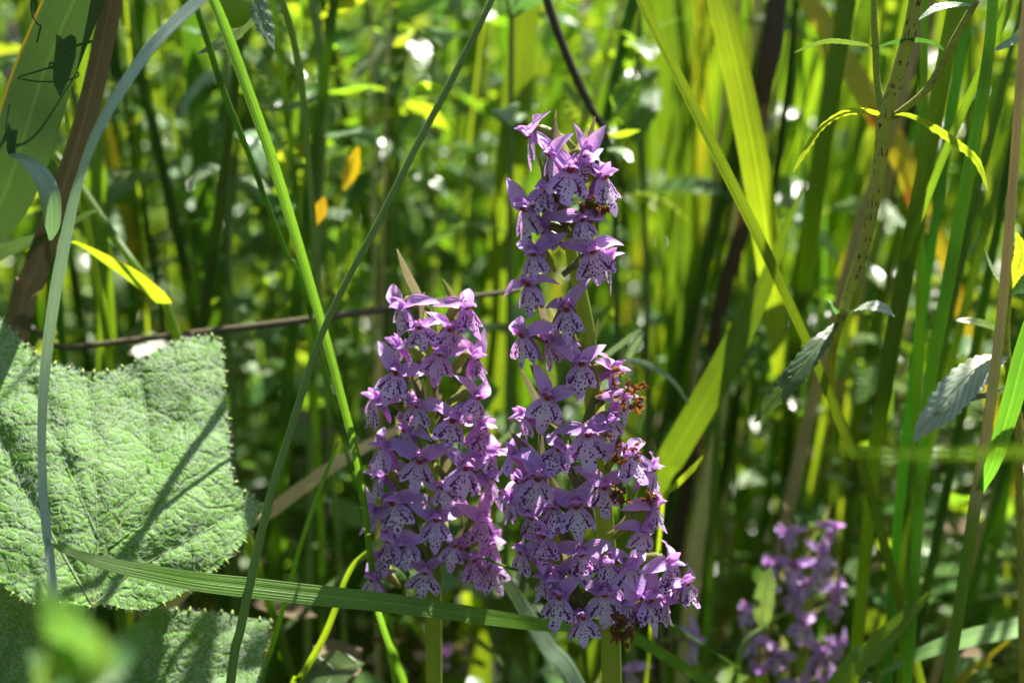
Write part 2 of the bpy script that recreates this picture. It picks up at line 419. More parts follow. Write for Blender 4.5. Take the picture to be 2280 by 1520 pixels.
LIPS, LIPSP, SEPL, SEPR, HOODS, PETS, SPUR, BRACTS, BODIES = [],[],[],[],[],[],[],[],[]
for s in range(9):
    rx = (.012,.03,.02,.055,.035,.008,.045,.025,.07)[s]; wd=(1.05,.95,1.0,.8,.92,1.08,.88,1.0,.78)[s]
    LIPS.append(lip_mesh(s, rx, wd, (.98,1.04,1.0,1.08,.95,.92,1.02,1.08,1.0)[s]).mesh('lip', ['lip']))
    m2 = LIPS[-1].copy(); m2.materials[0] = MATS['lip_pink']; LIPSP.append(m2)
for s in range(6):
    a = (.25,.5,.1,.7,.35,.9)[s]; dr = (.7,.5,.95,.3,.8,.2)[s]
    for sg, lst in ((-1,SEPL),(1,SEPR)):
        lst.append(petal_mb((sg*.8,.4,.9),(sg*(1-.25*a),.25,a),(sg*-.25,-.85,.45),10.2+.6*(s%3),4.8+.35*(s%2),.20,dr,s*2+sg,0).mesh('sepal',['sepal']))
    HOODS.append(petal_mb((0,1.2,.6),(0,-.35-.06*s,.92),(.0,-.9,-.5),7.4+.35*(s%3),6.4,.36,-1.45-.12*s,s+40).mesh('hood',['hood']))
    PETS.append([petal_mb((sg*1.3,.6,.8),(sg*.42,-.5,.8),(-sg*.8,-.5,-.2),5.2,3.2,.2,-.8,s+50).mesh('petal',['hood']) for sg in (-1,1)])
def tube_mm(mb, pts, n, sides, mi): return tube(mb, [(V(p)*mm, r*mm) for p, r in pts], n, sides, mi)
for s in range(3):
    b = MB()
    tube_mm(b, [((0,1.2,.4),1.3),((0,3.6,.6+.5*s),1.5),((0,7.5,-1.2),1.75),((0,11.5,-4.2),1.35),((0,14,-7.5),.8)], 14, 8, 0)
    tube_mm(b, [((0,1.2,.0),1.4),((0,0,.9),1.5),((0,-1.0,1.9),1.0),((0,-1.3,2.7),.45)], 8, 8, 1)
    tube_mm(b, [((0,-.6,.15),1.05),((0,-1.45,.55),.8),((0,-1.65,.8),.3)], 5, 8, 2)
    for sg in (-1,1): tube_mm(b, [((sg*1.0,.2,.2),.9),((sg*1.5,-1.0,.4),.6),((sg*1.3,-1.6,0),.25)], 5, 6, 1)
    BODIES.append(b.mesh('flower', ['ovary','column','throat']))
    b = MB(); tube_mm(b, [((0,.6,-.6),1.5),((0,2.6,-2.2),1.25),((.2*s,4.6,-5.0),1.0),((.4*s,6.2,-8.2),.5)], 10, 7, 0)
    SPUR.append(b.mesh('spur', ['hood']))
def bract_mesh(s):
    rg = random.Random(s+70); L = 19+rg.random()*9; b = MB(); pts=[]
    out = rg.uniform(.2,1.1); sd = rg.uniform(-.3,.3)
    for i in range(6):
        f = i/5; pts.append((V((sd*L*f*f, 14-L*.62*f*(1-.3*f)*out, -8+L*(.62*f+.30*f*f)*(1.2-.45*out)))*mm, (3.6*(sin(pi*(.12+.86*f))**.7)+.15)*mm))
    ribbon(b, pts, 14, V((0,-1,.5)), .28); return b
for s in range(6): BRACTS.append(bract_mesh(s).mesh('bract', ['bract' if s%2 else 'bract_purple']))

def add_flower(root, pos, yaw, sc, pitch, rg, pink=0, roll=0, lod=0, lip=None, sep=None):
    rinv = root.location
    fl = link('flower', BODIES[rg.randrange(3)], root)
    fl.location = pos-rinv; fl.rotation_mode = 'YXZ'
    fl.rotation_euler = (R(pitch), R(roll), R(yaw)); fl.scale = (sc,)*3
    k = rg.randrange(9) if lip is None else lip
    o = link('lip', (LIPSP if pink else LIPS)[k], fl); ls = rg.uniform(.82,.96); o.scale = (ls*rg.uniform(.9,1.08), ls, ls); o.rotation_euler = (R(rg.uniform(-14,10)), 0, R(rg.uniform(-8,8)))
    s = rg.randrange(6) if sep is None else sep; s2 = s if rg.random() < .6 else rg.randrange(6)
    for lst, q in ((SEPL, s), (SEPR, s2)):
        m = lst[q]
        o = link('sepal', m, fl); o.rotation_euler = (R(rg.uniform(-22,22)), R(rg.uniform(-18,18)), R(rg.uniform(-16,16))); o.scale = (rg.uniform(.95,1.18),)*3
        if pink: o.material_slots[0].link = 'OBJECT'; o.material_slots[0].material = MATS['sepal_pink']
    o = link('hood', HOODS[rg.randrange(6)], fl)
    if lod: return fl
    for m in PETS[rg.randrange(6)]:
        o = link('petal', m, fl); o.rotation_euler = (R(rg.uniform(-10,10)),0,R(rg.uniform(-10,10)))
    link('spur', SPUR[rg.randrange(3)], fl)
    b = link('bract', BRACTS[rg.randrange(6)], fl); b.rotation_euler = (R(rg.uniform(-8,8)), R(rg.uniform(-16,16)), R(rg.uniform(-30,30)))
    return fl
def withered(root, px_, py_, Y, sz, seed):
    rg = random.Random(seed); mb = MB(); c = P(px_,py_,Y)-root.location
    for _ in range(15):
        p = c+V((rg.gauss(0,1),rg.gauss(0,1),rg.gauss(0,1)))*sz*.22
        pts = [(p, sz*.05)]; d = V((rg.gauss(0,1),rg.gauss(0,1)-.4,rg.gauss(0,1)-.3)).normalized()
        for i in range(4):
            d = (d+V((rg.gauss(0,.7),rg.gauss(0,.7),rg.gauss(0,.7)))).normalized(); p = p+d*sz*.12
            pts.append((p, sz*rg.uniform(.1,.42)*(1-i/5)))
        ribbon(mb, pts, 10, V((rg.gauss(0,1),-1,rg.gauss(0,1))), rg.uniform(.1,.6), twist=rg.uniform(-3,3), wave=.3)
    mb.obj('withered_flower', 'withered', root)

def orchid(label, axis, Y, rad, flowers, seed, group, stem_w, lod=0, top_bracts=3, rho=13):
    """axis: pixel points of the stem from the top down"""
    rg = random.Random(seed)
    pts = [(P(a,b,Y+dy), M(w,Y)/2) for a,b,w,dy in axis]
    pts = to_ground(pts, .3)
    base = pts[-1][0].copy(); base.z = 0
    root = tag(empty('orchid_plant', base), label, 'orchid', group)
    tube(MB(), [(p-base, r) for p, r in pts], 40, 12, ridge=.10).obj('stem', 'stem', root)
    for f in flowers:
        px_, py_, yaw, *rest = f
        sc = rest[0] if rest else 1.0; pit = rest[1] if len(rest) > 1 else rg.uniform(-10,8)
        pink = rest[2] if len(rest) > 2 else 0
        lip = rest[3] if len(rest) > 3 else None
        yy = Y - rho*mm*cos(R(yaw))
        add_flower(root, P(px_,py_,yy), yaw+rg.uniform(-9,9), sc*rg.uniform(.82,.96), pit+rg.uniform(-9,9), rg, pink, rg.uniform(-17,17), lod, lip)
    tp = pts[0][0]-base
    for i in range(top_bracts):
        a = rg.uniform(0,6.28); m = BRACTS[rg.randrange(6)]
        o = link('bract', m, root); o.location = tp+V((0,0,-.004-.003*i)); o.rotation_euler = (R(-25),0,a); o.scale = (.6,.6,.62)
    for i in range(4):                                  # basal leaves
        a = rg.uniform(0,6.28); L = rg.uniform(.08,.13); d = V((cos(a),sin(a),0)); b = MB()
        ribbon(b, [(V((0,0,.005+.02*i)), .008), (d*L*.35+V((0,0,.03+.02*i+L*.35)), .017), (d*L*.75+V((0,0,.02*i+L*.55)), .015), (d*L*1.1+V((0,0,.02*i+L*.45)), .001)], 12, d*-1+V((0,0,1)), .25).obj('leaf', 'grass_green', root)
    return root

# ------------------------------------------------------------------ the two orchids in focus
Y1, Y2 = .408, .428
tall = orchid('tallest purple spotted orchid spike with some withered brown flowers', 
  [(1238,335,14,0),(1250,420,19,0),(1272,560,26,0),(1305,720,34,0),(1320,900,36,0),(1350,1200,42,0),(1362,1520,46,0)], Y1, 0, [
  (1181,302,-78,.95,14),(1269,380,4,1.0,-4),(1341,394,58,1.0,0),(1172,466,-46,1.0,0),(1216,424,-25,.8,0),
  (1318,560,14,1.05,-3),(1190,566,-32,.95,0),(1352,578,72,.9,0),(1177,634,-24,1.0,0),(1262,690,-6,1.05,0),
  (1167,747,-52,1.0,0),(1294,811,4,1.0,0,0,3),(1367,822,74,.9,0,1),(1220,886,-14,1.0,0),(1167,927,-68,1.0,0),
  (1392,882,52,.95,0),(1308,967,0,1.1,-2,0,0),(1402,1012,28,1.05,0,0,2),(1198,1065,-12,1.05,-2),(1158,1072,-64,1.0,0),
  (1283,1128,6,1.05,-4,0,1),(1449,1045,64,.95,0),(1458,1128,50,1.0,0),(1187,1152,-42,.95,6),(1213,1195,-32,.95,0,1),
  (1295,1233,4,1.08,-4,0,2),(1432,1180,40,.9,0),(1490,1254,58,1.0,4),(1346,1324,5,1.05,-6,0,5),(1248,1330,-26,1.05,0),
  (1243,1288,-48,.95,0),(1443,1336,42,1.05,0),(1480,1338,66,.9,0),(1345,1085,20,.85,10),
  (1228,345,-30,.85,0),(1300,345,30,.85,10),(1212,515,-55,.9,0),(1295,490,20,.85,0),(1225,760,-60,.9,0),(1140,1010,-70,.9,0),(1245,1000,-30,.85,0),
  (1360,935,40,.85,0),(1135,1110,-75,.9,0),(1235,1130,-35,.9,0),(1350,1250,25,.85,0),(1400,1260,35,.95,0),(1525,1300,62,.9,0),(1165,1230,-62,.9,0),(1215,1285,-60,.9,0),(1395,1345,30,.95,0),(1300,1375,-10,.85,0)], 3,
  'pair of purple orchids in full flower', 40, top_bracts=4)
for a,b,Y,sz,s in ((1395,872,.394,.010,1),(1398,1006,.391,.007,2),(1376,1100,.392,.006,3),(1322,470,.402,.010,4),(1385,1385,.394,.010,5),(1445,1105,.398,.005,6)): withered(tall,a,b,Y,sz,s)
short = orchid('shorter purple spotted orchid spike beside the tallest one',
  [(948,660,12,0),(958,740,18,0),(962,900,26,0),(965,1200,32,0),(966,1520,37,0)], Y2, 0, [
  (893,684,-46,1.0,6),(1037,684,30,1.05,0,1),(978,788,0,1.0,-2,1,7),(1058,798,52,.95,0,1),(883,831,-24,1.05,0),
  (888,770,-100,.9,0),(838,890,-64,.95,0),(1006,936,12,1.1,-4,0,4),(1075,950,58,1.0,0,1),(855,996,-58,1.0,0),
  (934,1026,-4,1.1,0,0,0),(1035,1042,15,1.1,0),(1086,1064,60,.95,0,1),(877,1120,-25,1.05,0),(832,1138,-60,.95,0),
  (971,1156,0,1.05,-3,0,1),(1073,1158,36,1.0,0,1),(1096,1205,56,.95,0,1),(870,1202,-30,1.1,0),(948,1274,-4,.95,4),
  (1052,1248,30,1.0,0,1),(832,1290,-52,.9,0),(915,895,-150,.9,0),(1010,1090,140,.9,0),(935,730,-20,.8,0),(1000,735,25,.8,0),(930,905,-25,.85,0),(1060,885,45,.85,0),(905,960,-45,.85,0),(985,1085,10,.8,0),(1095,1010,65,.9,0),(845,1060,-68,.9,0),(915,1210,-20,.85,0),(1010,1215,18,.85,0),(840,1245,-60,.9,0),(1095,1265,52,.9,0)], 5, 'pair of purple orchids in full flower', 34, top_bracts=4)
# ------------------------------------------------------------------ orchids behind
Y3 = .54
orchid('smaller out-of-focus purple orchid behind a wrinkled green leaf', [(1806,1165,12,0),(1805,1250,20,0),(1795,1400,26,0),(1780,1560,28,0)], Y3, 0, [
  (1751,1187,-50,0.84,10),(1861,1177,45,0.84,5),(1715,1258,-60,0.84,0),(1832,1232,30,0.84,0),(1822,1262,10,0.84,0),(1866,1302,50,0.84,0),
  (1770,1262,-20,0.79,0),(1858,1342,40,0.84,0),(1787,1386,-2,0.88,0),(1665,1358,-60,0.84,0),(1735,1460,-20,0.92,0),(1826,1453,20,0.92,0),(1868,1432,55,0.84,0),
  (1672,1420,-50,0.79,0),(1765,1325,-30,0.79,0),(1700,1320,-45,0.79,0),(1790,1300,0,0.79,0),(1690,1500,-40,0.88,0),(1850,1520,40,0.88,0),(1780,1530,0,0.88,0)], 11, 'orchids out of focus behind', 26, top_bracts=3)
def rand_orchid(label, x0, y0, y1, Y, n, seed, lod=1):
    rg = random.Random(seed); fl = []
    for i in range(n):
        f = (i+.5)/n; yaw = rg.uniform(-75,75); half = 13*mm*FPX/Y
        fl.append((x0+sin(R(yaw))*half, y0+(y1-y0)*f, yaw, rg.uniform(.85,1.0), rg.uniform(-8,8)))
    return orchid(label, [(x0,y0-10,8,0),(x0+2,(y0+y1)/2,14,0),(x0+4,y1+20,16,0)], Y, 0, fl, seed, 'orchids out of focus behind', 20, lod, 2)
rand_orchid('dim purple orchid deep in shade behind the thin grass stems', 715, 930, 1240, .72, 14, 21)
rand_orchid('blurred orchid low behind the stem of the shorter orchid', 1030, 1385, 1540, .66, 8, 22)
rand_orchid('small blurred orchid at the foot of the tallest orchid', 1472, 1400, 1520, .52, 2, 23)
rand_orchid('faint orchid behind the broad yellow-edged blade', 14, 60, 230, .95, 8, 24)
rand_orchid('faint far orchid high behind the tallest orchid', 1300, 20, 120, 1.25, 8, 25)

# ------------------------------------------------------------------ the felted leaves
def felt_plane(px0, py0, Y0, tz, tx):
    o = P(px0, py0, Y0)
    N = V((-tx, 1, -tz)).normalized()          # y = Y0 + tx*x + tz*z
    def f(a, b):
        d = P(a, b, 1.0)-V((0,0,ZC)); c = V((0,0,ZC))
        return c + d*((o-c).dot(N)/d.dot(N))
    return f, o, N
def felted_leaf(name, outline, plane, veins, stalkpts, label, hairs, seed, teeth_from=0, group=None):
    rg = random.Random(seed); f, o, N = plane; N = -N            # N towards the camera
    if N.y > 0: N = -N
    A = V((1,0,0)); A = (A-N*A.dot(N)).normalized(); B = N.cross(A)
    def loc(p): d = p-o; return (d.dot(A), d.dot(B))
    ol = [loc(f(a,b)) for a,b in outline]
    # densify the outline, round it with catmull
    q = catmull([(V((x,y,0)),0) for x,y in ol]+[(V((*ol[0],0)),0)], len(ol)*7)[:-1]
    ring = [(p.x+rg.gauss(0,.00012), p.y+rg.gauss(0,.00012)) for p,_ in q]
    x0,x1 = min(p[0] for p in ring), max(p[0] for p in ring); y0,y1 = min(p[1] for p in ring), max(p[1] for p in ring)
    def inside(x,y):
        c = False; j = len(ring)-1
        for i in range(len(ring)):
            a,b = ring[i], ring[j]
            if (a[1]>y) != (b[1]>y) and x < (b[0]-a[0])*(y-a[1])/(b[1]-a[1])+a[0]: c = not c
            j = i
        return c
    st = .0011; pts = [V(p) for p in ring]; nb = len(pts)
    y = y0
    while y < y1:
        x = x0
        while x < x1:
            p = (x+rg.uniform(-.3,.3)*st, y+rg.uniform(-.3,.3)*st)
            if inside(*p): pts.append(V(p))
            x += st
        y += st
    ed = [(i,(i+1)%nb) for i in range(nb)]
    vv, _, ff, *_r = delaunay_2d_cdt(pts, ed, [], 1, 1e-7)
    vl = [[loc(f(a,b)) for a,b in vn] for vn in veins]
    def segd(p, a, b):
        ax,ay = a; bx,by = b; dx,dy = bx-ax,by-ay; L = dx*dx+dy*dy
        t = max(0,min(1,((p[0]-ax)*dx+(p[1]-ay)*dy)/L)); return math.hypot(p[0]-ax-t*dx, p[1]-ay-t*dy)
    mid = ((x0+x1)/2,(y0+y1)/2)
    def hgt(p):
        d = min(segd(p,a,b) for vn in vl for a,b in zip(vn,vn[1:]))
        h = .0017*(1-math.exp(-d/.0025)) 
        h += .0007*noise.noise(V((p[0]*130,p[1]*130,seed))) + .0003*noise.noise(V((p[0]*420,p[1]*420,seed+3)))
        h += .005*noise.noise(V((p[0]*28,p[1]*28,seed+9))) 
        h -= 2.2*((p[0]-mid[0])**2) + 1.2*((p[1]-mid[1])**2)*1.0
        return h
    root = tag(empty(name, stalkpts[-1][0]), label, 'leaf', group); bs = stalkpts[-1][0]
    P3 = [o+A*p.x+B*p.y+N*hgt((p.x,p.y)) for p in vv]
    mb = MB(); mb.add([p-bs for p in P3], [tuple(t_) for t_ in ff], [(p.x*10,p.y*10) for p in vv]); lf = mb.obj('leaf', 'felt_leaf', root)
    # teeth: little points round the rim
    mb = MB()
    per = 0; nxt = .002
    for i in range(nb):
        a, b = ring[i], ring[(i+1)%nb]; per += math.hypot(b[0]-a[0], b[1]-a[1])
        if per > nxt:
            nxt = per+rg.uniform(.0028,.0046)
            e = V((b[0]-a[0], b[1]-a[1])).normalized(); out = V((e.y,-e.x))
            if inside(a[0]+out.x*.0004, a[1]+out.y*.0004): out = -out
            c = o+A*a[0]+B*a[1]+N*hgt(a)-bs; oo = A*out.x+B*out.y; L = rg.uniform(.0008,.0014)
            ee = A*e.x+B*e.y; w = .0005
            tube(mb, [(c-oo*.0005, w*1.1), (c+oo*L*.5+ee*rg.uniform(-.0002,.0002), w*.8), (c+oo*L, w*.35)], 4, 6)
    mb.obj('teeth', 'tooth', lf)['kind'] = 'stuff'
    # raised ribs
    for vn in vl:
        mb = MB(); pp = [(o+A*p[0]+B*p[1]+N*(hgt(p)+.0001)-bs, .0009*(1-.75*i/len(vn))) for i,p in enumerate(vn)]
        pq = []
        for i in range(len(vn)-1):
            for s in range(6):
                fr = s/6; p = (vn[i][0]*(1-fr)+vn[i+1][0]*fr, vn[i][1]*(1-fr)+vn[i+1][1]*fr)
                pq.append((o+A*p[0]+B*p[1]+N*(hgt(p)-.0001)-bs, .0007*(1-.8*(i+fr)/len(vn))))
        tube(mb, pq, len(pq), 6).obj('vein', 'petiole' if vn[0] == vl[0][0] else 'felt_leaf', lf)
    # felt of white hairs lying on the surface
    mb = MB(); tri = [t_ for t_ in ff]; ar = []; tot = 0
    for t_ in tri:
        a,b,c = (vv[i] for i in t_[:3]); tot += abs((b-a).cross(c-a)); ar.append(tot)
    import bisect
    for _ in range(hairs):
        t_ = tri[min(len(tri)-1, bisect.bisect(ar, rg.random()*tot))]; a,b,c = (P3[i] for i in t_[:3])
        u_,v_ = rg.random(), rg.random()
        if u_+v_ > 1: u_,v_ = 1-u_,1-v_
        p = a+(b-a)*u_+(c-a)*v_-bs
        if rg.random() > .35+.65*min(1,max(0,((p+bs).z-o.z+.03)/.06)): continue
        fn = noise.noise(p*90+V((seed,0,0))); an = fn*3+rg.gauss(.5,.8)
        d = A*cos(an)+B*sin(an); sd = N.cross(d)
        L = rg.uniform(.0010,.0026); w = rg.uniform(.00002,.000045); k = rg.uniform(-.35,.35)
        q0 = p+N*.00005; q1 = p+d*L*.5+sd*L*k*.5+N*rg.uniform(.00006,.0002); q2 = p+d*L*.95+sd*L*k*rg.uniform(-1,1)+N*rg.uniform(.0,.0001)
        b0 = len(mb.v)
        mb.add([q0-sd*w,q0+sd*w,q1-sd*w,q1+sd*w,q2], [(0,1,3,2),(2,3,4)], [(0,0)]*5)
    h = mb.obj('felt_hairs', 'felt_hair', lf); h['kind'] = 'stuff'
    tube(MB(), [(p-bs, r) for p,r in stalkpts], 24, 9, ridge=.12).obj('leaf_stalk', 'petiole', root)
    return root
pl = felt_plane(300, 1050, .420, .85, .35)
fp = pl[0]
base = fp(205,1345)
felted_leaf('felted_leaf', [(-130,640),(-60,672),(0,702),(40,742),(85,790),(130,818),(185,832),(240,828),(300,806),(365,770),(425,746),(478,737),(487,738),(492,745),
  (500,778),(503,850),(510,930),(514,1000),(518,1048),(532,1076),(560,1086),(586,1100),(591,1106),(587,1116),(566,1160),(528,1218),(470,1268),(400,1318),(340,1346),(285,1352),(238,1340),(205,1348),
  (150,1345),(90,1352),(40,1330),(-10,1290),(-90,1250),(-200,1150),(-260,1000),(-230,800)], pl,
  [[(205,1345),(218,1200),(205,1000),(190,840)],[(205,1345),(240,1220),(330,1050),(430,880),(480,750)],[(205,1345),(300,1260),(430,1190),(580,1108)],
   [(205,1345),(120,1200),(20,1020),(-100,760)],[(240,1220),(380,1110),(505,1000)],[(218,1200),(140,1030),(70,860)],[(330,1050),(330,930),(310,830)],[(300,1260),(400,1270),(440,1260)]],
  [(base+V((0,.002,.0)),.0012),(base+V((-.003,.0,-.012)),.0017),(base+V((-.006,.002,-.05)),.002),(base+V((.0,.03,-.12)),.0022),(V((base.x+.01,base.y+.06,0)),.0026)],
  'large grey-green felted leaf with toothed edge behind the long horizontal grass blade', 28000, 1)
pl = felt_plane(420, 1440, .418, .85, .3); fp = pl[0]; base = fp(340,1700)
felted_leaf('felted_leaf', [(215,1560),(240,1490),(268,1430),(300,1392),(330,1364),(375,1362),(440,1368),(500,1366),(550,1372),(598,1379),(606,1383),(605,1392),(597,1432),(585,1480),(575,1530),(570,1600),(520,1680),(430,1720),(340,1700),(260,1660)], pl,
  [[(340,1700),(380,1560),(450,1440),(540,1380)],[(340,1700),(340,1560),(335,1400)],[(380,1560),(480,1500),(580,1470)],[(340,1560),(290,1480),(275,1440)]],
  [(base,.0012),(base+V((0,.004,-.02)),.0016),(base+V((.0,.02,-.07)),.002),(V((base.x,base.y+.05,0)),.0024)],
  'smaller felted leaf with toothed edge under the large felted leaf', 8500, 2)
pl = felt_plane(20, 1420, .405, .7, .5); fp = pl[0]; base = fp(-20,1640)
felted_leaf('felted_leaf', [(-160,1300),(-60,1292),(10,1300),(60,1318),(105,1352),(122,1385),(90,1430),(70,1500),(30,1580),(-20,1640),(-120,1600),(-190,1450)], pl,
  [[(-20,1640),(0,1500),(20,1400),(60,1340)],[(0,1500),(-60,1400),(-100,1320)]],
  [(base,.0012),(base+V((0,.004,-.02)),.0016),(base+V((.0,.02,-.07)),.002),(V((base.x,base.y+.05,0)),.0024)],
  'yellow-green felted leaf mostly cut off beside the foreground leaf tuft', 5000, 3)

# ------------------------------------------------------------------ blades and stems in front, left half
NF = V((0,-1,.25))
blade('grass_plant','broad blue-green grass blade with a yellow edge and a tendril round it','grass blade',
  [(235,-120,.43,120),(165,0,.435,150),(95,170,.44,160),(45,330,.44,165),(5,440,.445,150),(-45,520,.45,120),(-120,620,.46,90)],'grass_edge',tip=.10,face=V((.25,-1,.2)),fold=.06)
mb = MB(); tp = []
for i in range(14):
    a = -2.6+i*.42; tp.append((P(108+68*cos(a), 165+14*sin(a)*1.1+i*.2, .437-.012*sin(a)), M(3.5,.43)))
tp += [(P(118,148,.425),M(4.5,.43)),(P(112,140,.424),M(4,.43)),(P(110,150,.423),M(4,.43)),(P(122,153,.423),M(3.5,.43)),(P(127,140,.423),M(3,.43)),(P(150,110,.425),M(5,.43)),(P(205,92,.43),M(6,.43))]
tag(recenter(tube(mb, [(p,r/2) for p,r in tp], 90, 6).obj('tendril','grass_dark')),'thin dark curling tendril wound round the broad yellow-edged blade','tendril')
stalk('tendril','thin dark wavy tendril hanging above the broad yellow-edged blade','tendril',[(74,-40,.43,5),(70,20,.43,5),(82,52,.43,5),(90,60,.43,5),(82,95,.432,4)],'dry_dark',ground=False)
blade('dead_reed','grey-brown dry split stem behind the pale arching blade','dry stem',
  [(262,-60,.45,52),(240,40,.452,56),(205,200,.455,58),(170,330,.46,60),(120,480,.465,64),(70,620,.47,70),(35,740,.475,70)],'dry_brown',tip=.12,fold=.42,face=V((.5,-1,.2)))
blade('dead_reed','brown pointed dead leaf tip hanging beside the dry split stem','dry leaf',
  [(172,112,.447,4),(178,70,.447,40),(192,10,.447,52),(205,-60,.447,52),(225,-140,.45,40)],'dry_brown',ground=False,fold=.3)
blade('grass_plant','pale blue-green grass blade arching down in front of the large felted leaf','grass blade',
  [(560,-110,.365,64),(440,4,.368,64),(350,90,.37,66),(270,200,.372,64),(210,310,.375,60),(172,420,.378,52),(145,540,.38,44),(122,660,.382,36),(104,790,.384,30),(95,900,.382,26),(93,1000,.379,24),(97,1110,.375,26),(107,1210,.370,27),(118,1310,.364,26)],
  'grass_pale',tip=.06,fold=.12,face=lambda f: V((-.5,-.62,.5)).lerp(V((.1,-1,.1)), min(1,max(0,(f-.40)/.2))),n=60)
blade('grass_plant','small dark folded grass blade bent over the dry split stem','grass blade',
  [(112,535,.43,8),(116,500,.428,44),(112,440,.426,56),(92,390,.427,52),(62,360,.432,38),(30,345,.44,24),(-30,370,.45,24)],'grass_blue',ground=True,face=lambda f: V((.2,-1,.2+1.6*f)),fold=.1)
blade('grass_plant','bright ribbed green grass blade slanting down to the shorter orchid','grass blade',
  [(462,-30,.40,26),(500,60,.40,30),(548,190,.40,30),(598,330,.40,30),(648,490,.402,29),(690,630,.404,27),(725,750,.406,25),(765,900,.407,23),(795,1020,.409,22),(812,1130,.413,20),(826,1250,.42,18),(838,1340,.43,17),(862,1420,.44,18),(905,1540,.45,22)],
  'grass_fresh',tip=.06,fold=.30,n=64)
stalk('reed','thin dark grass stem crossing behind the bright ribbed blade','grass stem',
  [(418,-40,.44,17),(452,60,.44,19),(500,210,.442,19),(545,320,.445,18),(590,440,.45,15),(640,570,.455,13),(690,700,.46,12)],'grass_dark',tip=.05)
stalk('reed','long thin grey-green grass stem crossing the bright ribbed blade','grass stem',
  [(1110,-30,.385,14),(1085,20,.385,15),(1010,170,.385,16),(930,320,.385,17),(850,480,.385,17),(780,610,.386,16),(722,730,.387,16),(680,850,.388,17),(640,980,.388,19),(600,1110,.388,20),(565,1260,.388,22),(535,1400,.389,23),(512,1530,.39,24)],
  'grass_sage',tip=.06,ridge=.18,n=60)
stalk('reed','short thin grass tip beside the long grey-green stem','grass stem',
  [(756,978,.43,4),(738,1020,.43,9),(705,1110,.43,11),(670,1210,.43,12),(640,1320,.432,13),(605,1440,.434,14),(580,1540,.436,14)],'grass_fresh',ridge=.15)
blade('grass_plant','long horizontal green grass blade crossing in front of the felted leaf','grass blade',
  [(108,1208,.372,6),(150,1226,.372,22),(230,1252,.374,36),(330,1274,.378,48),(440,1294,.384,56),(560,1308,.390,60),(700,1324,.396,60),(850,1340,.402,56),(1000,1360,.408,50),(1120,1378,.415,44),(1210,1390,.424,38),(1320,1396,.436,34),(1450,1440,.45,34)],
  'grass_fresh',fold=.13,face=V((0,-1,.55)),n=64)
blade('reed','lime green curved grass shoot left of the shorter orchid','grass stem',
  [(818,1226,.425,10),(788,1256,.425,15),(765,1300,.426,16),(745,1360,.426,18),(715,1430,.428,20),(668,1510,.43,22),(640,1560,.43,22)],'grass_lime',fold=.4)
stalk('reed','green grass stem running down behind the horizontal blade','grass stem',
  [(836,1370,.445,14),(850,1400,.445,15),(868,1460,.446,17),(882,1540,.447,18)],'grass_fresh')
stalk('dead_reed','thin brown dead stem lying level behind the shorter orchid','dry stem',
  [(1160,645,.50,12),(1000,668,.50,18),(830,692,.50,20),(600,722,.50,20),(400,745,.50,18),(150,775,.50,16),(-60,800,.50,16)],'dry_brown',ground=True)
blade('dead_reed','tan dead grass leaf slanting between felted leaf and shorter orchid','dry leaf',
  [(830,985,.50,30),(760,1025,.49,34),(680,1080,.485,38),(600,1140,.48,40),(520,1200,.475,36)],'straw',tip=.03,fold=.12)
blade('grass_plant','curled yellow-green leaf with an orange edge glowing behind felted leaf','leaf',
  [(366,676,.475,60),(345,655,.472,84),(300,618,.468,88),(240,580,.465,62),(180,545,.462,22),(130,530,.46,8)],'leaf_yellowtip',ground=False,face=V((.4,.7,.8)),fold=.12)
blade('grass_plant','rounded dull green leaf beside the dry split stem','leaf',
  [(-40,590,.47,60),(10,560,.468,90),(60,540,.466,70),(110,520,.464,40),(190,480,.462,40),(220,468,.46,10)],'grass_dark',ground=False,face=V((.1,-.6,1)),fold=.1)
stalk('reed','thick yellow-green stem showing above the felted leaf notch','grass stem',
  [(190,430,.49,22),(250,520,.485,24),(300,590,.48,24),(350,660,.48,24),(395,750,.48,26)],'grass_lime',tip=.02)
blade('grass_plant','pale green grass blade hanging down between the two orchids','grass blade',
  [(1080,1215,.44,20),(1120,1280,.445,34),(1165,1350,.45,44),(1220,1440,.45,54),(1290,1540,.45,60)],'grass_blue',tip=.02,face=V((.3,-1,.7)),fold=.1)
stalk('reed','thin dark grass stem crossing between the two orchid spikes','grass stem',[(1075,1240,.40,8),(1130,1262,.402,9),(1200,1278,.404,8),(1260,1284,.42,7),(1400,1330,.44,8)],'grass_fresh',ground=True)

# ------------------------------------------------------------------ blades and stems, right half
blade('grass_plant','narrow sunlit grass blade slanting down right of the tallest orchid','grass blade',
  [(1395,-70,.43,20),(1430,10,.43,24),(1490,130,.432,28),(1560,270,.434,31),(1625,400,.436,32),(1690,530,.44,32),(1755,670,.445,28),(1810,790,.45,25),(1860,910,.455,30),(1900,1010,.46,30),(1935,1090,.465,28)],'grass_dark',tip=.08,fold=.16,n=50)
blade('grass_plant','wide glowing yellow-green blade leaning left of the spotted stem','grass blade',
  [(1585,-60,.50,60),(1618,60,.50,76),(1650,200,.502,80),(1685,380,.505,84),(1712,560,.52,84),(1735,760,.56,78),(1752,960,.64,74)],'grass_lime',tip=.05,fold=.05,face=V((.1,-1,.35)))
blade('grass_plant','wide dark blade standing behind the top of the tallest orchid','grass blade',
  [(1172,-60,.60,70),(1160,120,.60,82),(1140,330,.60,80),(1115,560,.61,74),(1098,800,.62,70)],'grass_dark',tip=.12,fold=.08)
stalk('dead_reed','dark straight stem leaning behind the top of the tallest orchid','dry stem',
  [(1205,-40,.52,24),(1245,80,.52,24),(1300,210,.52,22),(1352,310,.53,18),(1385,430,.62,12),(1400,600,.80,9)],'dry_dark',tip=.05)
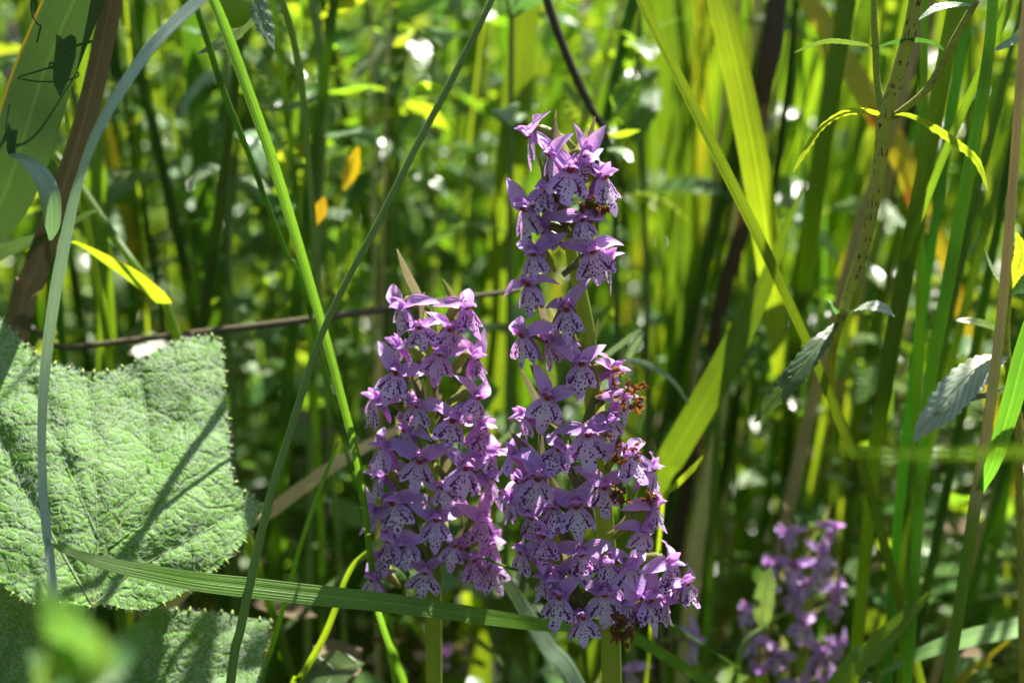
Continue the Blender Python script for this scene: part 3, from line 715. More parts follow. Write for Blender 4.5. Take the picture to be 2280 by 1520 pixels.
blade('grass_plant','broad dim blade beside the dark brown sheath','grass blade',[(1480,-50,.66,76),(1505,200,.66,88),(1520,520,.66,90),(1515,800,.66,84)],'grass_dark',tip=.1,fold=.06)
blade('dead_reed','dark brown dead leaf sheath standing among the broad blades','dry leaf',[(1735,-40,.58,50),(1712,120,.58,56),(1690,250,.585,50),(1660,480,.59,44),(1600,700,.60,44)],'dry_dark',tip=.08,fold=.3)
blade('grass_plant','yellow-green blade with an orange streak crossing behind the spotted stem','grass blade',
  [(1780,-40,.58,60),(1850,80,.58,70),(1930,210,.58,78),(2010,350,.58,80),(2060,480,.585,74),(2105,570,.59,50)],'grass_yellow',tip=.06,fold=.06,face=V((.2,-1,.5)))
stalk('reed','thick dark green reed stem left of the spotted stem','grass stem',[(1895,-40,.50,44),(1865,130,.50,46),(1832,330,.502,46),(1800,560,.52,44),(1770,800,.60,38)],'grass_dark',tip=.08,ridge=.06)
stalk('reed','thick green reed stem with a yellow foot behind the spotted stem','grass stem',[(2140,-40,.465,44),(2105,140,.465,46),(2068,340,.466,46),(2025,560,.468,46),(1985,780,.47,44),(1955,960,.474,40),(1940,1090,.478,36)],'grass_green',tip=.08,ridge=.06)
stalk('reed','slim upright reed stem with a bright lit edge','grass stem',[(2214,-40,.44,26),(2205,90,.44,28),(2185,230,.441,32),(2150,420,.442,34),(2110,640,.444,34),(2070,860,.446,32),(2050,1100,.45,28)],'grass_fresh',tip=.08,ridge=.10)
blade('grass_plant','pointed pale grass leaf jutting from the lit reed stem','leaf',[(2300,55,.437,40),(2265,85,.438,34),(2230,105,.439,20),(2204,116,.44,4)],'grass_blue',tip=.03,ground=False,face=V((0,-.8,.8)))
blade('grass_plant','thin sharp blade rising beside the pointed pale leaf','grass blade',[(2275,-40,.445,22),(2240,30,.445,24),(2205,110,.446,24),(2120,300,.45,22),(2060,450,.455,20),(2010,600,.47,18),(1990,760,.54,15),(1980,900,.64,12)],'grass_green',tip=.05,fold=.3)
stalk('reed','slender green stem between reed stems above the small orchid','grass stem',[(2058,100,.47,20),(2052,400,.47,22),(2048,700,.472,24),(2040,950,.475,24),(2032,1240,.48,22)],'grass_fresh',tip=.08)
stalk('dead_reed','pale straw-coloured grass stem turning green low down','dry stem',[(2288,-30,.425,22),(2270,200,.425,24),(2250,480,.425,27),(2228,720,.426,28),(2200,940,.427,30),(2172,1120,.428,36),(2140,1330,.43,34),(2108,1540,.432,34)],'straw_green',tip=.08)
blade('grass_plant','fresh green blade parting from the straw-coloured stem','grass blade',[(2330,640,.41,60),(2282,780,.412,62),(2250,900,.415,60),(2210,1030,.42,44),(2178,1100,.427,24),(2160,1180,.43,14)],'grass_fresh',tip=.06,fold=.2)
blade('grass_plant','blurred green blade reaching level across the straw-coloured stem','grass blade',[(1830,1000,.25,5),(1930,1006,.245,12),(2060,1010,.24,20),(2200,1008,.235,26),(2330,1002,.23,30),(2560,1010,.23,30),(2800,1100,.23,30)],'grass_dark',fold=.1,ground=True)
blade('grass_plant','blurred dark green blade leaning towards the tallest orchid','grass blade',[(1745,520,.50,20),(1700,640,.50,50),(1640,760,.50,74),(1570,890,.50,80),(1500,1010,.502,80),(1440,1120,.505,78)],'grass_dark',tip=.02,fold=.08)
blade('grass_plant','silvery green blade sweeping low beside the straw-coloured stem','grass blade',[(2330,1385,.47,70),(2230,1405,.47,66),(2130,1428,.472,60),(2040,1460,.475,40),(1960,1500,.48,12)],'grass_sage',ground=False,face=V((-.1,-.6,1)),tip=.05)
blade('grass_plant','wide green blade sweeping low in front of the small orchid','grass blade',[(2070,1320,.45,16),(2000,1390,.45,50),(1940,1450,.45,64),(1870,1530,.45,74)],'grass_green',face=V((-.3,-1,.8)))
blade('grass_plant','pale tan reed sheath low beside the tallest orchid','dry leaf',[(1590,1000,.56,30),(1570,1100,.56,40),(1552,1200,.56,46),(1540,1320,.56,44),(1520,1500,.56,40)],'straw',tip=.03,fold=.3)
stalk('reed','green stem standing next to the tan reed sheath','grass stem',[(1598,960,.54,20),(1590,1100,.54,24),(1580,1300,.54,24),(1570,1500,.54,24)],'grass_fresh',tip=.05)
blade('grass_plant','thin bright blade end pointing at the tan reed sheath','grass blade',[(1565,1015,.46,4),(1540,1045,.46,16),(1505,1080,.462,16),(1480,1105,.465,12),(1470,1180,.47,10)],'grass_lime')
blade('dead_reed','orange-brown dead blade low in the corner grass','dry leaf',[(2215,1450,.50,12),(2180,1480,.50,26),(2130,1525,.50,24)],'grass_yellow',tip=.02)
blade('grass_plant','dim grass blade arching behind the withered flowers','grass blade',[(1535,900,.47,6),(1500,850,.468,14),(1450,815,.466,18),(1400,800,.466,18),(1340,800,.47,16)],'grass_blue')

# ------------------------------------------------------------------ spotted hedge-nettle like plant
def pl_leaf(parent, base, path, mat, teeth=14, fold=.12, face=V((0,-.7,.8)), pleat=.03, name='leaf', n=56):
    pts = [(P(a,b,Y)-base, M(w,Y)) for a,b,Y,w in path]
    return ribbon(MB(), pts, n, face, fold, (-1,-.7,-.35,0,.35,.7,1), teeth=teeth, tamp=.22, pleat=pleat).obj(name, mat, parent)
def pl_stem(parent, base, path, mat, name='stem', n=30, ground=False):
    pts = [(P(a,b,Y), M(w,Y)/2) for a,b,Y,w in path]
    if ground: pts = to_ground(pts)
    return tube(MB(), [(p-base,r) for p,r in pts], n, 8, ridge=.16).obj(name, mat, parent)
stem = [(2050,-60,.43,26),(2028,60,.43,26),(1995,180,.432,27),(1970,262,.433,30),(1958,380,.434,25),(1930,520,.436,24),(1895,640,.44,22),(1868,720,.443,20),(1852,800,.47,18),(1850,900,.54,16),(1845,1000,.63,14)]
b = V((P(1850,800,.445).x, .46, 0))
r = tag(empty('leafy_herb', b), 'spotted leafy stem with opposite toothed leaves right of wide glowing blade', 'herb')
pl_stem(r, b, stem, 'spotted_stem', ground=True)
pl_stem(r, b, [(1945,-60,.432,11),(1947,60,.432,12),(1950,110,.433,13),(1953,180,.434,13),(1966,250,.434,14)], 'spotted_stem', 'side_stem')
pl_stem(r, b, [(2175,0,.425,14),(2130,80,.427,15),(2070,190,.43,15),(2010,245,.432,16),(1982,262,.433,14)], 'spotted_stem', 'side_stem')
pl_leaf(r, b, [(1966,262,.433,6),(1940,250,.428,18),(1880,252,.422,34),(1830,285,.418,40),(1795,335,.416,34),(1765,385,.415,4)], 'herb_bright', face=V((-.2,.55,.8)))
pl_leaf(r, b, [(1984,262,.433,6),(2020,258,.428,20),(2070,280,.422,30),(2130,320,.418,30),(2175,360,.416,26),(2200,425,.414,3)], 'herb_bright', face=V((.5,.5,.7)))
pl_leaf(r, b, [(1950,105,.433,5),(1910,98,.43,16),(1850,92,.426,22),(1805,102,.424,18),(1768,118,.423,3)], 'herb_dark', face=V((0,.5,.8)))
pl_leaf(r, b, [(1952,105,.433,5),(1990,95,.43,16),(2040,90,.428,20),(2080,97,.426,14),(2102,112,.425,3)], 'herb_dark', face=V((0,.5,.8)))
pl_leaf(r, b, [(2170,12,.425,6),(2130,10,.42,20),(2085,18,.418,24),(2045,44,.416,3)], 'herb_grey')
pl_leaf(r, b, [(1868,715,.443,8),(1820,770,.435,50),(1770,835,.43,58),(1720,890,.43,44),(1680,940,.432,4)], 'herb_dark', face=V((-.5,-1,.4)))
pl_leaf(r, b, [(1868,712,.443,8),(1900,690,.435,44),(1940,680,.43,54),(1975,690,.428,40),(1992,705,.428,4)], 'herb_silver', face=V((0,-.45,1)))
pl_leaf(r, b, [(1870,712,.443,6),(1860,690,.438,28),(1850,675,.436,30),(1840,665,.435,3)], 'herb_grey', face=V((0,-.5,1)))
# herb at the right edge
b = V((P(2240,1000,.44).x+.01, .46, 0))
r = tag(empty('leafy_herb', b), 'small ribbed-leaf herb at the straw-coloured stem with a large silvery leaf', 'herb')
pl_stem(r, b, [(2255,540,.44,12),(2245,650,.44,14),(2240,780,.442,15),(2262,900,.445,16),(2270,1050,.45,16)], 'spotted_stem', ground=True)
pl_leaf(r, b, [(2245,790,.442,8),(2200,805,.436,70),(2150,845,.432,92),(2100,900,.43,86),(2060,945,.43,50),(2035,985,.43,4)], 'herb_silver', 16, face=V((.3,-.42,1)), pleat=.025, fold=.02)
pl_leaf(r, b, [(2240,860,.444,6),(2190,880,.435,22),(2130,895,.43,22),(2080,925,.428,3)], 'herb_dark', face=V((0,-.5,1)))
pl_leaf(r, b, [(2250,650,.44,8),(2230,630,.435,30),(2205,590,.432,34),(2190,545,.43,3)], 'herb_grey', face=V((.5,-.5,.6)))
pl_leaf(r, b, [(2252,640,.44,8),(2265,600,.436,36),(2275,560,.434,36),(2262,515,.432,3)], 'herb_bright', face=V((-.4,-.7,.5)))
pl_leaf(r, b, [(2250,660,.44,8),(2280,640,.436,50),(2320,630,.434,60),(2370,650,.432,4)], 'herb_green', face=V((0,-.6,.9)))
pl_leaf(r, b, [(2242,745,.442,8),(2205,725,.438,34),(2165,715,.436,30),(2120,712,.436,3)], 'herb_bright', face=V((0,-.6,.9)))
pl_leaf(r, b, [(2262,790,.442,8),(2290,770,.438,60),(2330,800,.436,70),(2380,850,.436,4)], 'herb_grey', face=V((0,-.6,.9)))
# wrinkled leaf in front of the small orchid
b = V((P(1640,1500,.5).x, .52, 0))
r = tag(empty('leafy_herb', b), 'young herb with a wrinkled shiny leaf in front of the small orchid', 'herb')
pl_stem(r, b, [(1705,1395,.505,8),(1680,1410,.505,11),(1655,1440,.506,12),(1635,1520,.51,13)], 'petiole', ground=True)
pl_leaf(r, b, [(1704,1400,.505,14),(1698,1370,.50,50),(1702,1330,.496,56),(1710,1295,.493,46),(1716,1262,.492,4)], 'herb_grey', 11, face=V((-.2,-.8,.6)), pleat=.07)
pl_leaf(r, b, [(1702,1398,.505,6),(1722,1378,.50,18),(1742,1368,.498,16),(1756,1364,.497,3)], 'herb_bright', face=V((0,-.6,.9)))
pl_leaf(r, b, [(1698,1300,.502,10),(1692,1285,.502,40),(1690,1268,.502,36),(1698,1255,.502,3)], 'herb_dark', face=V((-.4,-.8,.5)))
# lit leaves by the dark stem behind the tall orchid
b = V((P(1370,500,.53).x, .53, 0))
r = tag(empty('leafy_herb', b), 'sunlit toothed leaves on a dark stem behind the top of the tallest orchid', 'herb')
pl_stem(r, b, [(1345,270,.53,8),(1352,310,.53,9),(1365,420,.53,10),(1370,560,.53,10)], 'herb_dark', ground=True)
pl_leaf(r, b, [(1348,300,.53,6),(1370,302,.526,24),(1398,296,.524,24),(1425,290,.523,3)], 'herb_bright', 8, face=V((0,.6,.8)))
pl_leaf(r, b, [(1348,285,.53,8),(1372,250,.54,80),(1400,215,.545,90),(1432,175,.55,4)], 'herb_bright', 12, face=V((.2,.8,.5)))
pl_leaf(r, b, [(1352,330,.53,6),(1372,335,.526,40),(1390,345,.523,44),(1408,360,.52,4)], 'herb_grey', 8, face=V((0,-.5,.9)))
pl_leaf(r, b, [(1350,300,.53,6),(1310,270,.54,50),(1280,230,.545,56),(1255,180,.55,4)], 'herb_bright', 10, face=V((-.2,.8,.5)))

def traced_herb(label, root, stem, leaves):
    b = V((P(*root).x, root[2]+.01, 0)); r = tag(empty('leafy_herb', b), label, 'herb')
    pl_stem(r, b, stem, 'petiole', ground=True)
    for path, mat, teeth, face in leaves: pl_leaf(r, b, path, mat, teeth, face=V(face), n=40)
traced_herb('blurred herb with a lit toothed leaf and lime stem above the yellow leaves', (690,600,.56), [(690,-40,.56,20),(706,60,.56,22),(722,190,.56,24),(715,360,.56,20),(705,560,.56,18)],
  [([(722,205,.56,6),(760,205,.555,26),(800,196,.552,26),(835,190,.55,3)],'herb_bright',9,(0,.5,.8)), ([(720,205,.56,6),(680,228,.555,24),(630,240,.552,26),(585,245,.55,3)],'herb_green',8,(0,-.6,.8)),
   ([(712,40,.56,6),(760,10,.555,50),(800,-10,.55,44),(840,-20,.55,3)],'herb_bright',8,(0,.7,.7)), ([(715,380,.56,6),(690,350,.555,50),(660,330,.55,46),(630,320,.55,3)],'herb_bright',8,(0,.8,.6)),
   ([(712,300,.56,6),(760,300,.555,44),(800,290,.55,40),(840,300,.55,3)],'herb_grey',8,(0,-.4,1))])
traced_herb('blurred herb with broad pale sunlit leaves behind the long grey-green stem', (870,500,.64), [(905,20,.64,12),(898,90,.64,12),(885,300,.64,12),(875,520,.64,12)],
  [([(898,70,.64,8),(862,100,.63,80),(822,140,.625,76),(778,180,.62,4)],'herb_grey',7,(-.1,-.4,1)), ([(900,70,.64,8),(925,95,.63,64),(938,120,.625,56),(950,150,.62,4)],'herb_grey',6,(.1,-.4,1)),
   ([(888,250,.64,8),(850,260,.63,60),(815,285,.625,56),(785,320,.62,4)],'herb_bright',7,(-.1,.7,.7)), ([(890,250,.64,8),(930,245,.63,70),(970,262,.625,60),(1010,290,.62,4)],'herb_bright',7,(.1,.7,.7)),
   ([(880,400,.64,8),(920,380,.63,50),(960,400,.625,46),(1000,440,.62,4)],'herb_green',7,(.1,-.6,.8)), ([(880,400,.64,8),(840,390,.63,50),(800,420,.625,46),(770,470,.62,4)],'herb_green',7,(-.1,-.6,.8))])
traced_herb('blurred herb with silvery drooping leaves behind the thin dark grass stem', (500,560,.58), [(500,60,.58,10),(505,160,.58,11),(510,300,.58,12),(512,560,.58,12)],
  [([(502,150,.58,6),(465,165,.57,34),(430,205,.565,36),(400,262,.56,4)],'herb_grey',7,(-.3,-.6,.8)), ([(508,300,.58,6),(550,300,.57,50),(575,335,.565,56),(590,395,.56,4)],'herb_grey',7,(.3,-.7,.7)),
   ([(510,380,.58,6),(480,370,.57,44),(450,385,.565,40),(420,420,.56,4)],'herb_grey',7,(0,-.4,1)), ([(510,395,.58,6),(545,395,.57,36),(575,408,.565,30),(600,430,.56,4)],'herb_grey',7,(0,-.3,1)),
   ([(505,200,.58,6),(480,240,.57,44),(450,250,.565,40),(425,290,.56,4)],'herb_bright',7,(0,.8,.6)), ([(503,100,.58,6),(540,110,.57,44),(570,130,.565,40),(600,170,.56,4)],'herb_green',7,(0,-.7,.7))])

# ------------------------------------------------------------------ foreground out-of-focus tuft and the round bud
b = V((P(200,1800,.215).x, .215, 0)); rg = random.Random(4)
r = tag(empty('leafy_herb', b), 'very blurred bright green leaf tuft in front of the felted leaves', 'herb')
pl_stem(r, b, [(190,1440,.215,26),(195,1560,.215,30)], 'petiole', ground=True)
for tipx,tipy,w,dy,mat in ((92,1290,60,-.004,'herb_soft'),(150,1340,90,-.012,'herb_soft'),(215,1400,110,-.02,'herb_soft'),(330,1385,60,.006,'herb_soft'),(110,1420,120,-.01,'herb_soft'),(60,1450,80,.01,'herb_soft'),(250,1440,100,-.015,'herb_soft')):
    pl_leaf(r, b, [(190,1545,.215,24),((190*2+tipx)/3,(1545*2+tipy)/3,.215+dy,w*1.5),((190+2*tipx)/3,(1545+2*tipy)/3,.215+dy*1.6,w*1.2),(tipx,tipy,.215+dy*1.8,4)], mat, 9, face=V((.1,-.8,.6)), n=36)
mb = MB(); c = P(518,8,.43); vs=[];uv=[];fs=[]
n_, m_ = 16, 12
for i in range(m_+1):
    th = pi*i/m_; rr = M(44,.43)*(sin(th)**.85)*(1+.06*cos(th))
    for k in range(n_):
        a = 2*pi*k/n_; q = rr*(1+.05*cos(5*a))
        vs.append(V((q*cos(a), q*sin(a), M(52,.43)*cos(th)))+c); uv.append((k/n_, i/m_))
for i in range(m_):
    for k in range(n_): fs.append((i*n_+k, i*n_+(k+1)%n_, (i+1)*n_+(k+1)%n_, (i+1)*n_+k))
b = V((c.x+.02, .46, 0)); r = tag(empty('budding_plant', b), 'plant with a round inflated green bud above the bright ribbed blade', 'plant')
mb.add([p-b for p in vs], fs, uv); mb.obj('bud', 'bud', r)
pl_stem(r, b, [(518,-40,.43,14),(540,-90,.432,14),(600,-60,.44,14),(660,120,.46,14),(690,400,.48,14)], 'petiole', ground=True)
for path in ([(540,-70,.432,8),(570,0,.43,44),(590,60,.428,46),(610,110,.426,4)], [(600,-60,.44,6),(560,30,.445,50),(500,90,.45,40),(440,120,.45,4)]):
    pl_leaf(r, b, path, 'herb_grey', 6, face=V((.2,-.9,.5)))
# seed flecks on the felted leaf
pl = felt_plane(300, 1050, .420, .85, .35)[0]

# ------------------------------------------------------------------ copies of background plants
ZONES = ((-9999,'behind the dry split stem'),(330,'above the large felted leaf'),(640,'behind the thin grass stems'),(860,'behind the shorter orchid'),(1120,'behind the tallest orchid'),
  (1420,'right of the tallest orchid'),(1600,'behind the wide glowing blade'),(1800,'behind the spotted stem'),(1980,'among the thick reed stems'),(2160,'behind the straw-coloured stem'))
def zone(q): return [z for a, z in ZONES if q >= a][-1]
def depth(Y): return 'just' if Y < .7 else ('some way' if Y < .95 else 'far')
def copy_tree(o, parent=None):
    c = o.copy(); COL.objects.link(c); c.parent = parent
    for k in list(o.children): copy_tree(k, c)
    return c
LIT = [(V((-.115,.425,.29)), .07), (V((-.09,.41,.25)), .06), (V((.016,.408,.34)), .055), (V((-.015,.428,.29)), .055), (V((.025,.41,.25)), .05), (V((-.02,.41,.23)), .03), (V((.112,.54,.20)), .04)]
def blocks(p, hgt):
    """would an upright plant at p shade one of the things the sun reaches?"""
    for c, rad in LIT:
        dh = (p.y-c.y)/S.y
        if dh <= 0: continue
        xx = c.x+S.x*dh; zz = c.z+S.z*dh
        if abs(xx-p.x) < rad and zz < hgt: return True
    return False
def proto_herb(seed, hgt, pairs, L, Wd, mat, teeth=11):
    rg = random.Random(seed); r = empty('leafy_herb')
    lean = V((rg.uniform(-.06,.06), rg.uniform(-.04,.04), 0))
    pts = [(V((0,0,-.005)),.0022),(lean*.4+V((0,0,hgt*.5)),.0018),(lean+V((0,0,hgt)),.001)]
    tube(MB(), pts, 14, 6, ridge=.1).obj('stem', 'petiole', r)
    ms = []
    for k in range(3):
        b = MB(); dr = rg.uniform(.1,.6)
        ribbon(b, [(V((0,0,0)), .003),(V((L*.3,0,L*.12)), Wd),(V((L*.65,0,L*(.14-dr*.3))), Wd*.85),(V((L,0,-L*dr*.6)), .0006)], 22, V((0,0,1)), .14, SPEC5, teeth=teeth, tamp=.2, pleat=.04)
        ms.append(b.mesh('leaf', [mat]))
    for i in range(pairs):
        f = .18+.8*i/(pairs-1); p = lean*f+V((0,0,hgt*f)); a0 = (i%2)*pi/2+rg.uniform(-.4,.4)
        for k in range(2):
            o = link('leaf', ms[rg.randrange(3)], r); o.location = p; s = (1.1-.5*f)*rg.uniform(.8,1.15)
            o.rotation_euler = (rg.uniform(-.35,.35), rg.uniform(-.5,.25), a0+k*pi); o.scale = (s,s,s)
        if i >= pairs-2:
            for k in range(2):
                o = link('leaf', ms[rg.randrange(3)], r); o.location = p; o.rotation_euler = (0, rg.uniform(-1.1,-.6), a0+pi/2+k*pi); o.scale = (.5,.5,.5)
    return r
protos = [proto_herb(1,.46,8,.060,.026,'herb_green'), proto_herb(2,.36,6,.050,.024,'herb_bright'), proto_herb(3,.52,9,.065,.022,'herb_grey'), proto_herb(4,.40,7,.045,.026,'herb_green')]
HL = 'out-of-focus leafy herb in the thicket behind the orchids'
HG = 'leafy herbs in the thicket behind'
rg = random.Random(12); used = [0]*4; seen = set(); cnt = 0; tries = 0
while cnt < 66 and tries < 900:
    tries += 1
    q = rg.uniform(-250, 1300) if rg.random() < .72 else rg.uniform(1300, 2500)
    Y = rg.uniform(.60,1.25); x = (q-W/2)/FPX*Y/cos(PITCH); k = rg.randrange(4)
    p = V((x,Y,0)); hs = rg.uniform(.8,1.25)
    if blocks(p, .5*hs): continue
    lb = ('tall green','short bright green','tall silvery green','mid-height green')[k]+' leafy herb '+depth(Y)+' '+zone(q)
    if lb in seen: continue
    seen.add(lb)
    o = protos[k] if not used[k] else copy_tree(protos[k]); used[k] = 1; cnt += 1
    o.location = p; o.rotation_euler = (rg.uniform(-.1,.1), rg.uniform(-.1,.1), rg.uniform(0,6.28)); o.scale = (hs,)*3
    tag(o, lb, 'herb', HG)
for i,(a,b_,Y,w,l) in enumerate(((782,375,.53,40,84),(712,470,.53,34,54),(668,530,.56,24,80),(585,1470,.47,26,60),(610,1400,.48,22,40),(290,560,.6,20,50))):
    c = P(a,b_,Y); d = V((.35,0,1)).normalized(); L = M(l,Y)
    o = ribbon(MB(), [(c-d*L*.6, .001),(c-d*L*.15,M(w,Y)),(c+d*L*.2,M(w,Y)*.9),(c+d*L*.6,.0008)], 14, V((.2,.8,.5)), .15, teeth=5).obj('yellow_leaf','yellow_leaf')
    tag(o, (('largest yellow leaf glowing between the thin stems','smaller yellow leaf below the largest yellow one','slender orange-yellow leaf hanging low in the thicket','wide yellowed dead leaf beside the smaller felted leaf','small yellowed dead leaf at the tip of the smaller felted leaf','yellow leaf beside the curled yellow-green leaf')[i]), 'leaf', 'yellow leaves in the thicket' if i not in (3,4) else 'yellowed leaves beside the smaller felted leaf')

# tall grass blades, each a thing of its own
def upright(mb, base, hgt, wd, lean, rg, var=0.0, n=10, cross=(-1,0,1), arc=.3, faceyaw=None):
    a = rg.uniform(-.9,.9) if faceyaw is None else faceyaw
    fc = V((sin(a), -cos(a), .25)); d = V((lean[0], lean[1], 0))
    pts = [(base+V((0,0,-.006)), wd*.6),(base+d*.25+V((0,0,hgt*.33)), wd),(base+d*.6+V((0,0,hgt*.68)), wd*.85),(base+d+V((0,0,hgt*.93)), wd*.45),(base+d*(1+arc)+V((0,0,hgt*(1-.06*arc))), wd*.04)]
    return ribbon(mb, pts, n, fc, .14, cross, var=var, twist=rg.uniform(-.5,.5))
rg = random.Random(33); meshes = []; ARC = []
for k in range(14):
    wide = k < 8; b = MB()
    ac = rg.uniform(.2,1.2); ARC.append('arching' if ac > .7 else 'straight')
    upright(b, V((0,0,0)), rg.uniform(.55,.80), rg.uniform(.007,.013) if wide else rg.uniform(.002,.0045), (rg.uniform(-.10,.10), rg.uniform(-.06,.06)), rg, n=22, cross=SPEC5, arc=ac, faceyaw=rg.uniform(-.5,.5))
    meshes.append(b.mesh('grass_plant', [('grass_green','grass_lime','grass_dark','grass_lime','grass_green','grass_lime','grass_yellow','grass_dark','grass_fresh','grass_green','grass_dark','straw','grass_lime','grass_green')[k]]))
GC = ('green','lime','dark green','lime','green','lime','yellow','dark green','fresh green','green','dark green','straw-coloured','lime','green')
cnt = 0; tries = 0
while cnt < 80 and tries < 2000:                    # broad blades, mostly on the right
    tries += 1
    q = rg.uniform(1080, 2500) if rg.random() < .86 else rg.uniform(-200, 1080)
    Y = .53+.75*rg.random()**1.3
    if 1500 < q < 2050: Y = max(Y, .64)
    p = V(((q-W/2)/FPX*Y, Y, 0))
    if blocks(p, 1.1): continue
    k = rg.randrange(8); s = rg.uniform(.85,1.15); lb = 'broad '+('tall ' if s > 1 else '')+ARC[k]+' '+GC[k]+' blurred grass blade '+depth(Y)+' '+zone(q)
    if lb in seen and tries < 900: continue
    seen.add(lb); o = link('grass_plant', meshes[k]); o.location = p; o.rotation_euler = (0,rg.uniform(.04,.24) if q > 1250 else rg.uniform(-.1,.1),rg.uniform(-.6,.6)); o.scale = (s*rg.choice((-1,1)),s,s); cnt += 1
    tag(o, lb, 'grass blade', 'broad blades in the thicket')
cnt = 0; tries = 0
while cnt < 190 and tries < 2000:                    # narrow blades all across
    tries += 1
    q = rg.uniform(-300, 2550); Y = .54+.9*rg.random()**1.2
    if 1500 < q < 2050: Y = max(Y, .64)
    p = V(((q-W/2)/FPX*Y, Y, 0))
    if blocks(p, .8): continue
    k = 8+rg.randrange(6)
    if q < 1100 and k in (8,12): k = 10
    s = rg.uniform(.6,.85) if q < 1100 else rg.uniform(.7,1.0); lb = 'narrow '+('tall ' if s > .78 else '')+ARC[k]+' '+GC[k]+' blurred grass blade '+depth(Y)+' '+zone(q)
    if lb in seen and tries < 1200: continue
    seen.add(lb); o = link('grass_plant', meshes[k]); o.location = p; o.rotation_euler = (0,0,rg.uniform(-1,1)); o.scale = (s,s,s); cnt += 1
    tag(o, lb, 'grass blade', 'narrow blades in the thicket')

rg = random.Random(51); cnt = 0; tries = 0
while cnt < 70 and tries < 3000:                     # round stems
    tries += 1
    q = rg.uniform(1380, 2420) if rg.random() < .75 else rg.uniform(-100, 1100); Y = .50+.45*rg.random()**1.4
    if 1560 < q < 1960: Y = max(Y, .62)
    ln = rg.uniform(.02,.24) if q > 1100 else rg.uniform(-.2,.15); h = rg.uniform(.48,.72); w = rg.uniform(.0011,.0028)
    x = (q-W/2)/FPX*Y - ln*.28; p = V((x, Y, 0)); bend = rg.uniform(-.03,.03)
    if blocks(p+V((ln*.45,0,0)), h): continue
    k = rg.choice((0,0,1,1,2,2,3,3,4)) if q > 1100 else rg.choice((2,2,3)); mt = ('grass_fresh','grass_lime','grass_dark','grass_green','straw')[k]
    lb = ('slender ' if w < .0018 else 'thick ')+('fresh green','lime','dark green','green','straw-coloured')[k]+(' leaning' if abs(ln) > .1 else ' upright')+' reed stem '+depth(Y)+' '+zone(q)
    if lb in seen: continue
    seen.add(lb); cnt += 1
    o = tube(MB(), [(V((0,0,-.006)),w),(V((ln*.3*h+bend,0,h*.35)),w),(V((ln*.7*h+bend,0,h*.7)),w*.8),(V((ln*h,rg.uniform(-.03,.03),h)),w*.3)], 14, 7, ridge=.08).obj('reed', mt)
    o.location = p; tag(o, lb, 'grass stem', 'round reed stems in the thicket')

# ------------------------------------------------------------------ uncountable growth
def stuff(name, mats, n, fn, label, cat):
    mb = MB()
    for _ in range(n): fn(mb)
    o = mb.obj(name, mats); tag(o, label, cat, kind='stuff'); return o
rg = random.Random(77)
def far_blade(mb):
    Y = 1.45+3.0*rg.random()**1.1; x = rg.uniform(-1,1)*(.55*Y+.7)
    h = rg.uniform(.45,.80)*(1+.16*(Y-1.4)); mi = rg.choice((0,0,1,1,2))
    upright(mb, V((x,Y,0)), h, rg.uniform(.005,.013), (rg.gauss(0,.12),rg.gauss(0,.08)), rg, rg.random(), 6, (-1,0,1), rg.uniform(.1,1.0)); 
    for i in range(12): mb.mi[-1-i] = mi
stuff('far_grass', ['grass_green','grass_lime','grass_dark'], 4200, far_blade, 'dense tall grass filling the far background', 'grass')
def side_blade(mb):
    sd = rg.choice((-1,1)); Y = rg.uniform(-.2,1.4); x = sd*(.30+.36*max(0,Y)+rg.random()**1.5*1.2)
    p = V((x,Y,0))
    if blocks(p, .9): return
    upright(mb, p, rg.uniform(.35,.8), rg.uniform(.004,.011), (rg.gauss(0,.1),rg.gauss(0,.1)), rg, rg.random(), 6, (-1,0,1), rg.uniform(.1,1.0), rg.uniform(0,6.28))
stuff('side_grass', ['grass_green'], 1500, side_blade, 'grass growing at both sides of the clearing', 'grass')
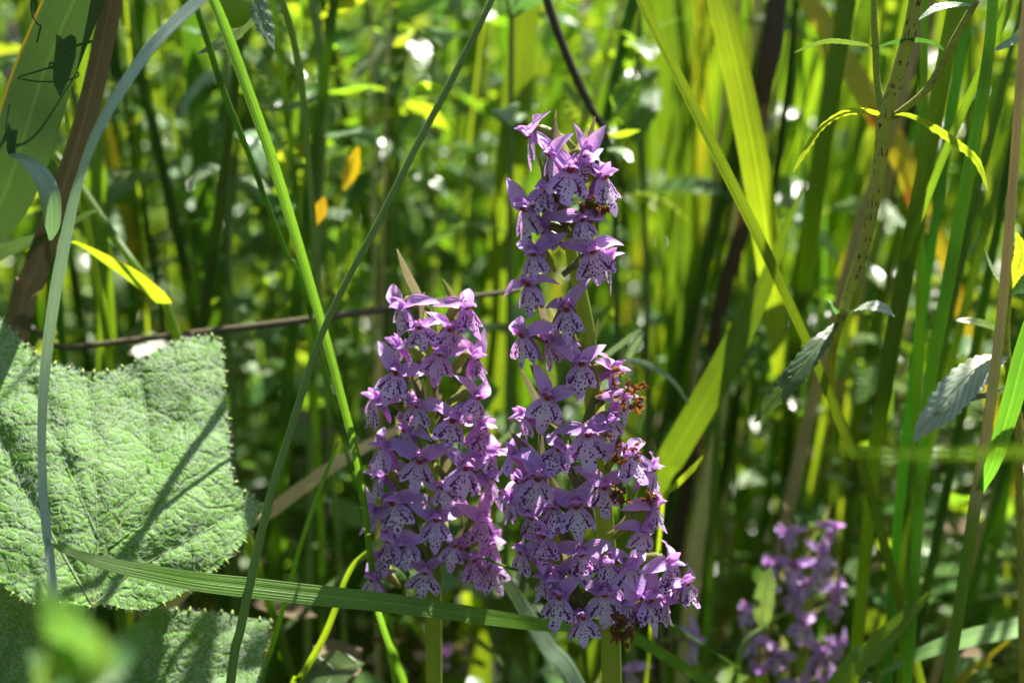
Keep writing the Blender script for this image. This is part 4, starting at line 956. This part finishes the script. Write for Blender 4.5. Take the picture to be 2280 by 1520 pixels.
def leaflet(mb, p, L, Wd, d, nrm, mi=0):
    d = d.normalized(); nrm = (nrm-d*nrm.dot(d)); nrm = nrm.normalized() if nrm.length > 1e-5 else V((0,0,1)); s = d.cross(nrm)
    vs = [p, p+d*L*.35+s*Wd*.5+nrm*Wd*.12, p+d*L*.4, p+d*L*.35-s*Wd*.5+nrm*Wd*.12, p+d*L*.75+s*Wd*.36+nrm*Wd*.04, p+d*L*.75-s*Wd*.36+nrm*Wd*.04, p+d*L*.78-nrm*Wd*.05, p+d*L-nrm*Wd*.15]
    fs = [(0,2,1),(0,3,2),(1,2,6,4),(2,3,5,6),(4,6,7),(6,5,7)]
    mb.add(vs, fs, [(.5,0),(1,.35),(.5,.4),(0,.35),(.9,.75),(.1,.75),(.5,.78),(.5,1)], mi, rg.random())
def clump(mb):
    left = rg.random() < .70
    q = rg.uniform(-350, 1280) if left else rg.uniform(1200, 2650)
    Y = .60+1.1*rg.random()**1.2; x = (q-W/2)/FPX*Y; top = (.52 if left else .25)*(1+.25*(Y-.6))
    z = rg.random()**1.15*top
    if blocks(V((x,Y,0)), z): return
    c = V((x,Y,z))
    if noise.noise(V((x*7,Y*7,z*6))) < -.08: return
    n = rg.randrange(5,14); sp = rg.uniform(.012,.035); L = rg.uniform(.008,.026)
    for _ in range(n):
        p = c+V((rg.gauss(0,1),rg.gauss(0,1),rg.gauss(0,.7)))*sp
        d = V((rg.gauss(0,1),rg.gauss(0,1)-.3,rg.gauss(-.1,.55)))
        leaflet(mb, p, L*rg.uniform(.7,1.3), L*rg.uniform(.35,.6), d, V((rg.gauss(.05,.45),rg.gauss(-.35,.45),1)))
stuff('leafy_undergrowth', ['undergrowth'], 2600, clump, 'tangle of small glossy leaves filling the thicket', 'undergrowth')
def low(mb):
    Y = rg.uniform(.2,3.0); x = rg.uniform(-1,1)*(.4*Y+.5)
    if Y < .5 and abs(x) < .2: z = rg.uniform(0,.09)
    else: z = rg.uniform(0,.15)
    c = V((x,Y,z))
    for _ in range(5):
        p = c+V((rg.gauss(0,1),rg.gauss(0,1),rg.gauss(0,.4)))*.03; L = rg.uniform(.015,.04)
        leaflet(mb, p, L, L*rg.uniform(.3,.6), V((rg.gauss(0,1),rg.gauss(0,1),rg.gauss(0,.4))), V((rg.gauss(.05,.4),rg.gauss(-.3,.4),1)), 1 if rg.random() < .2 else 0)
stuff('ground_cover', ['undergrowth','litter'], 1700, low, 'low leaves and dead litter covering the soil', 'undergrowth')
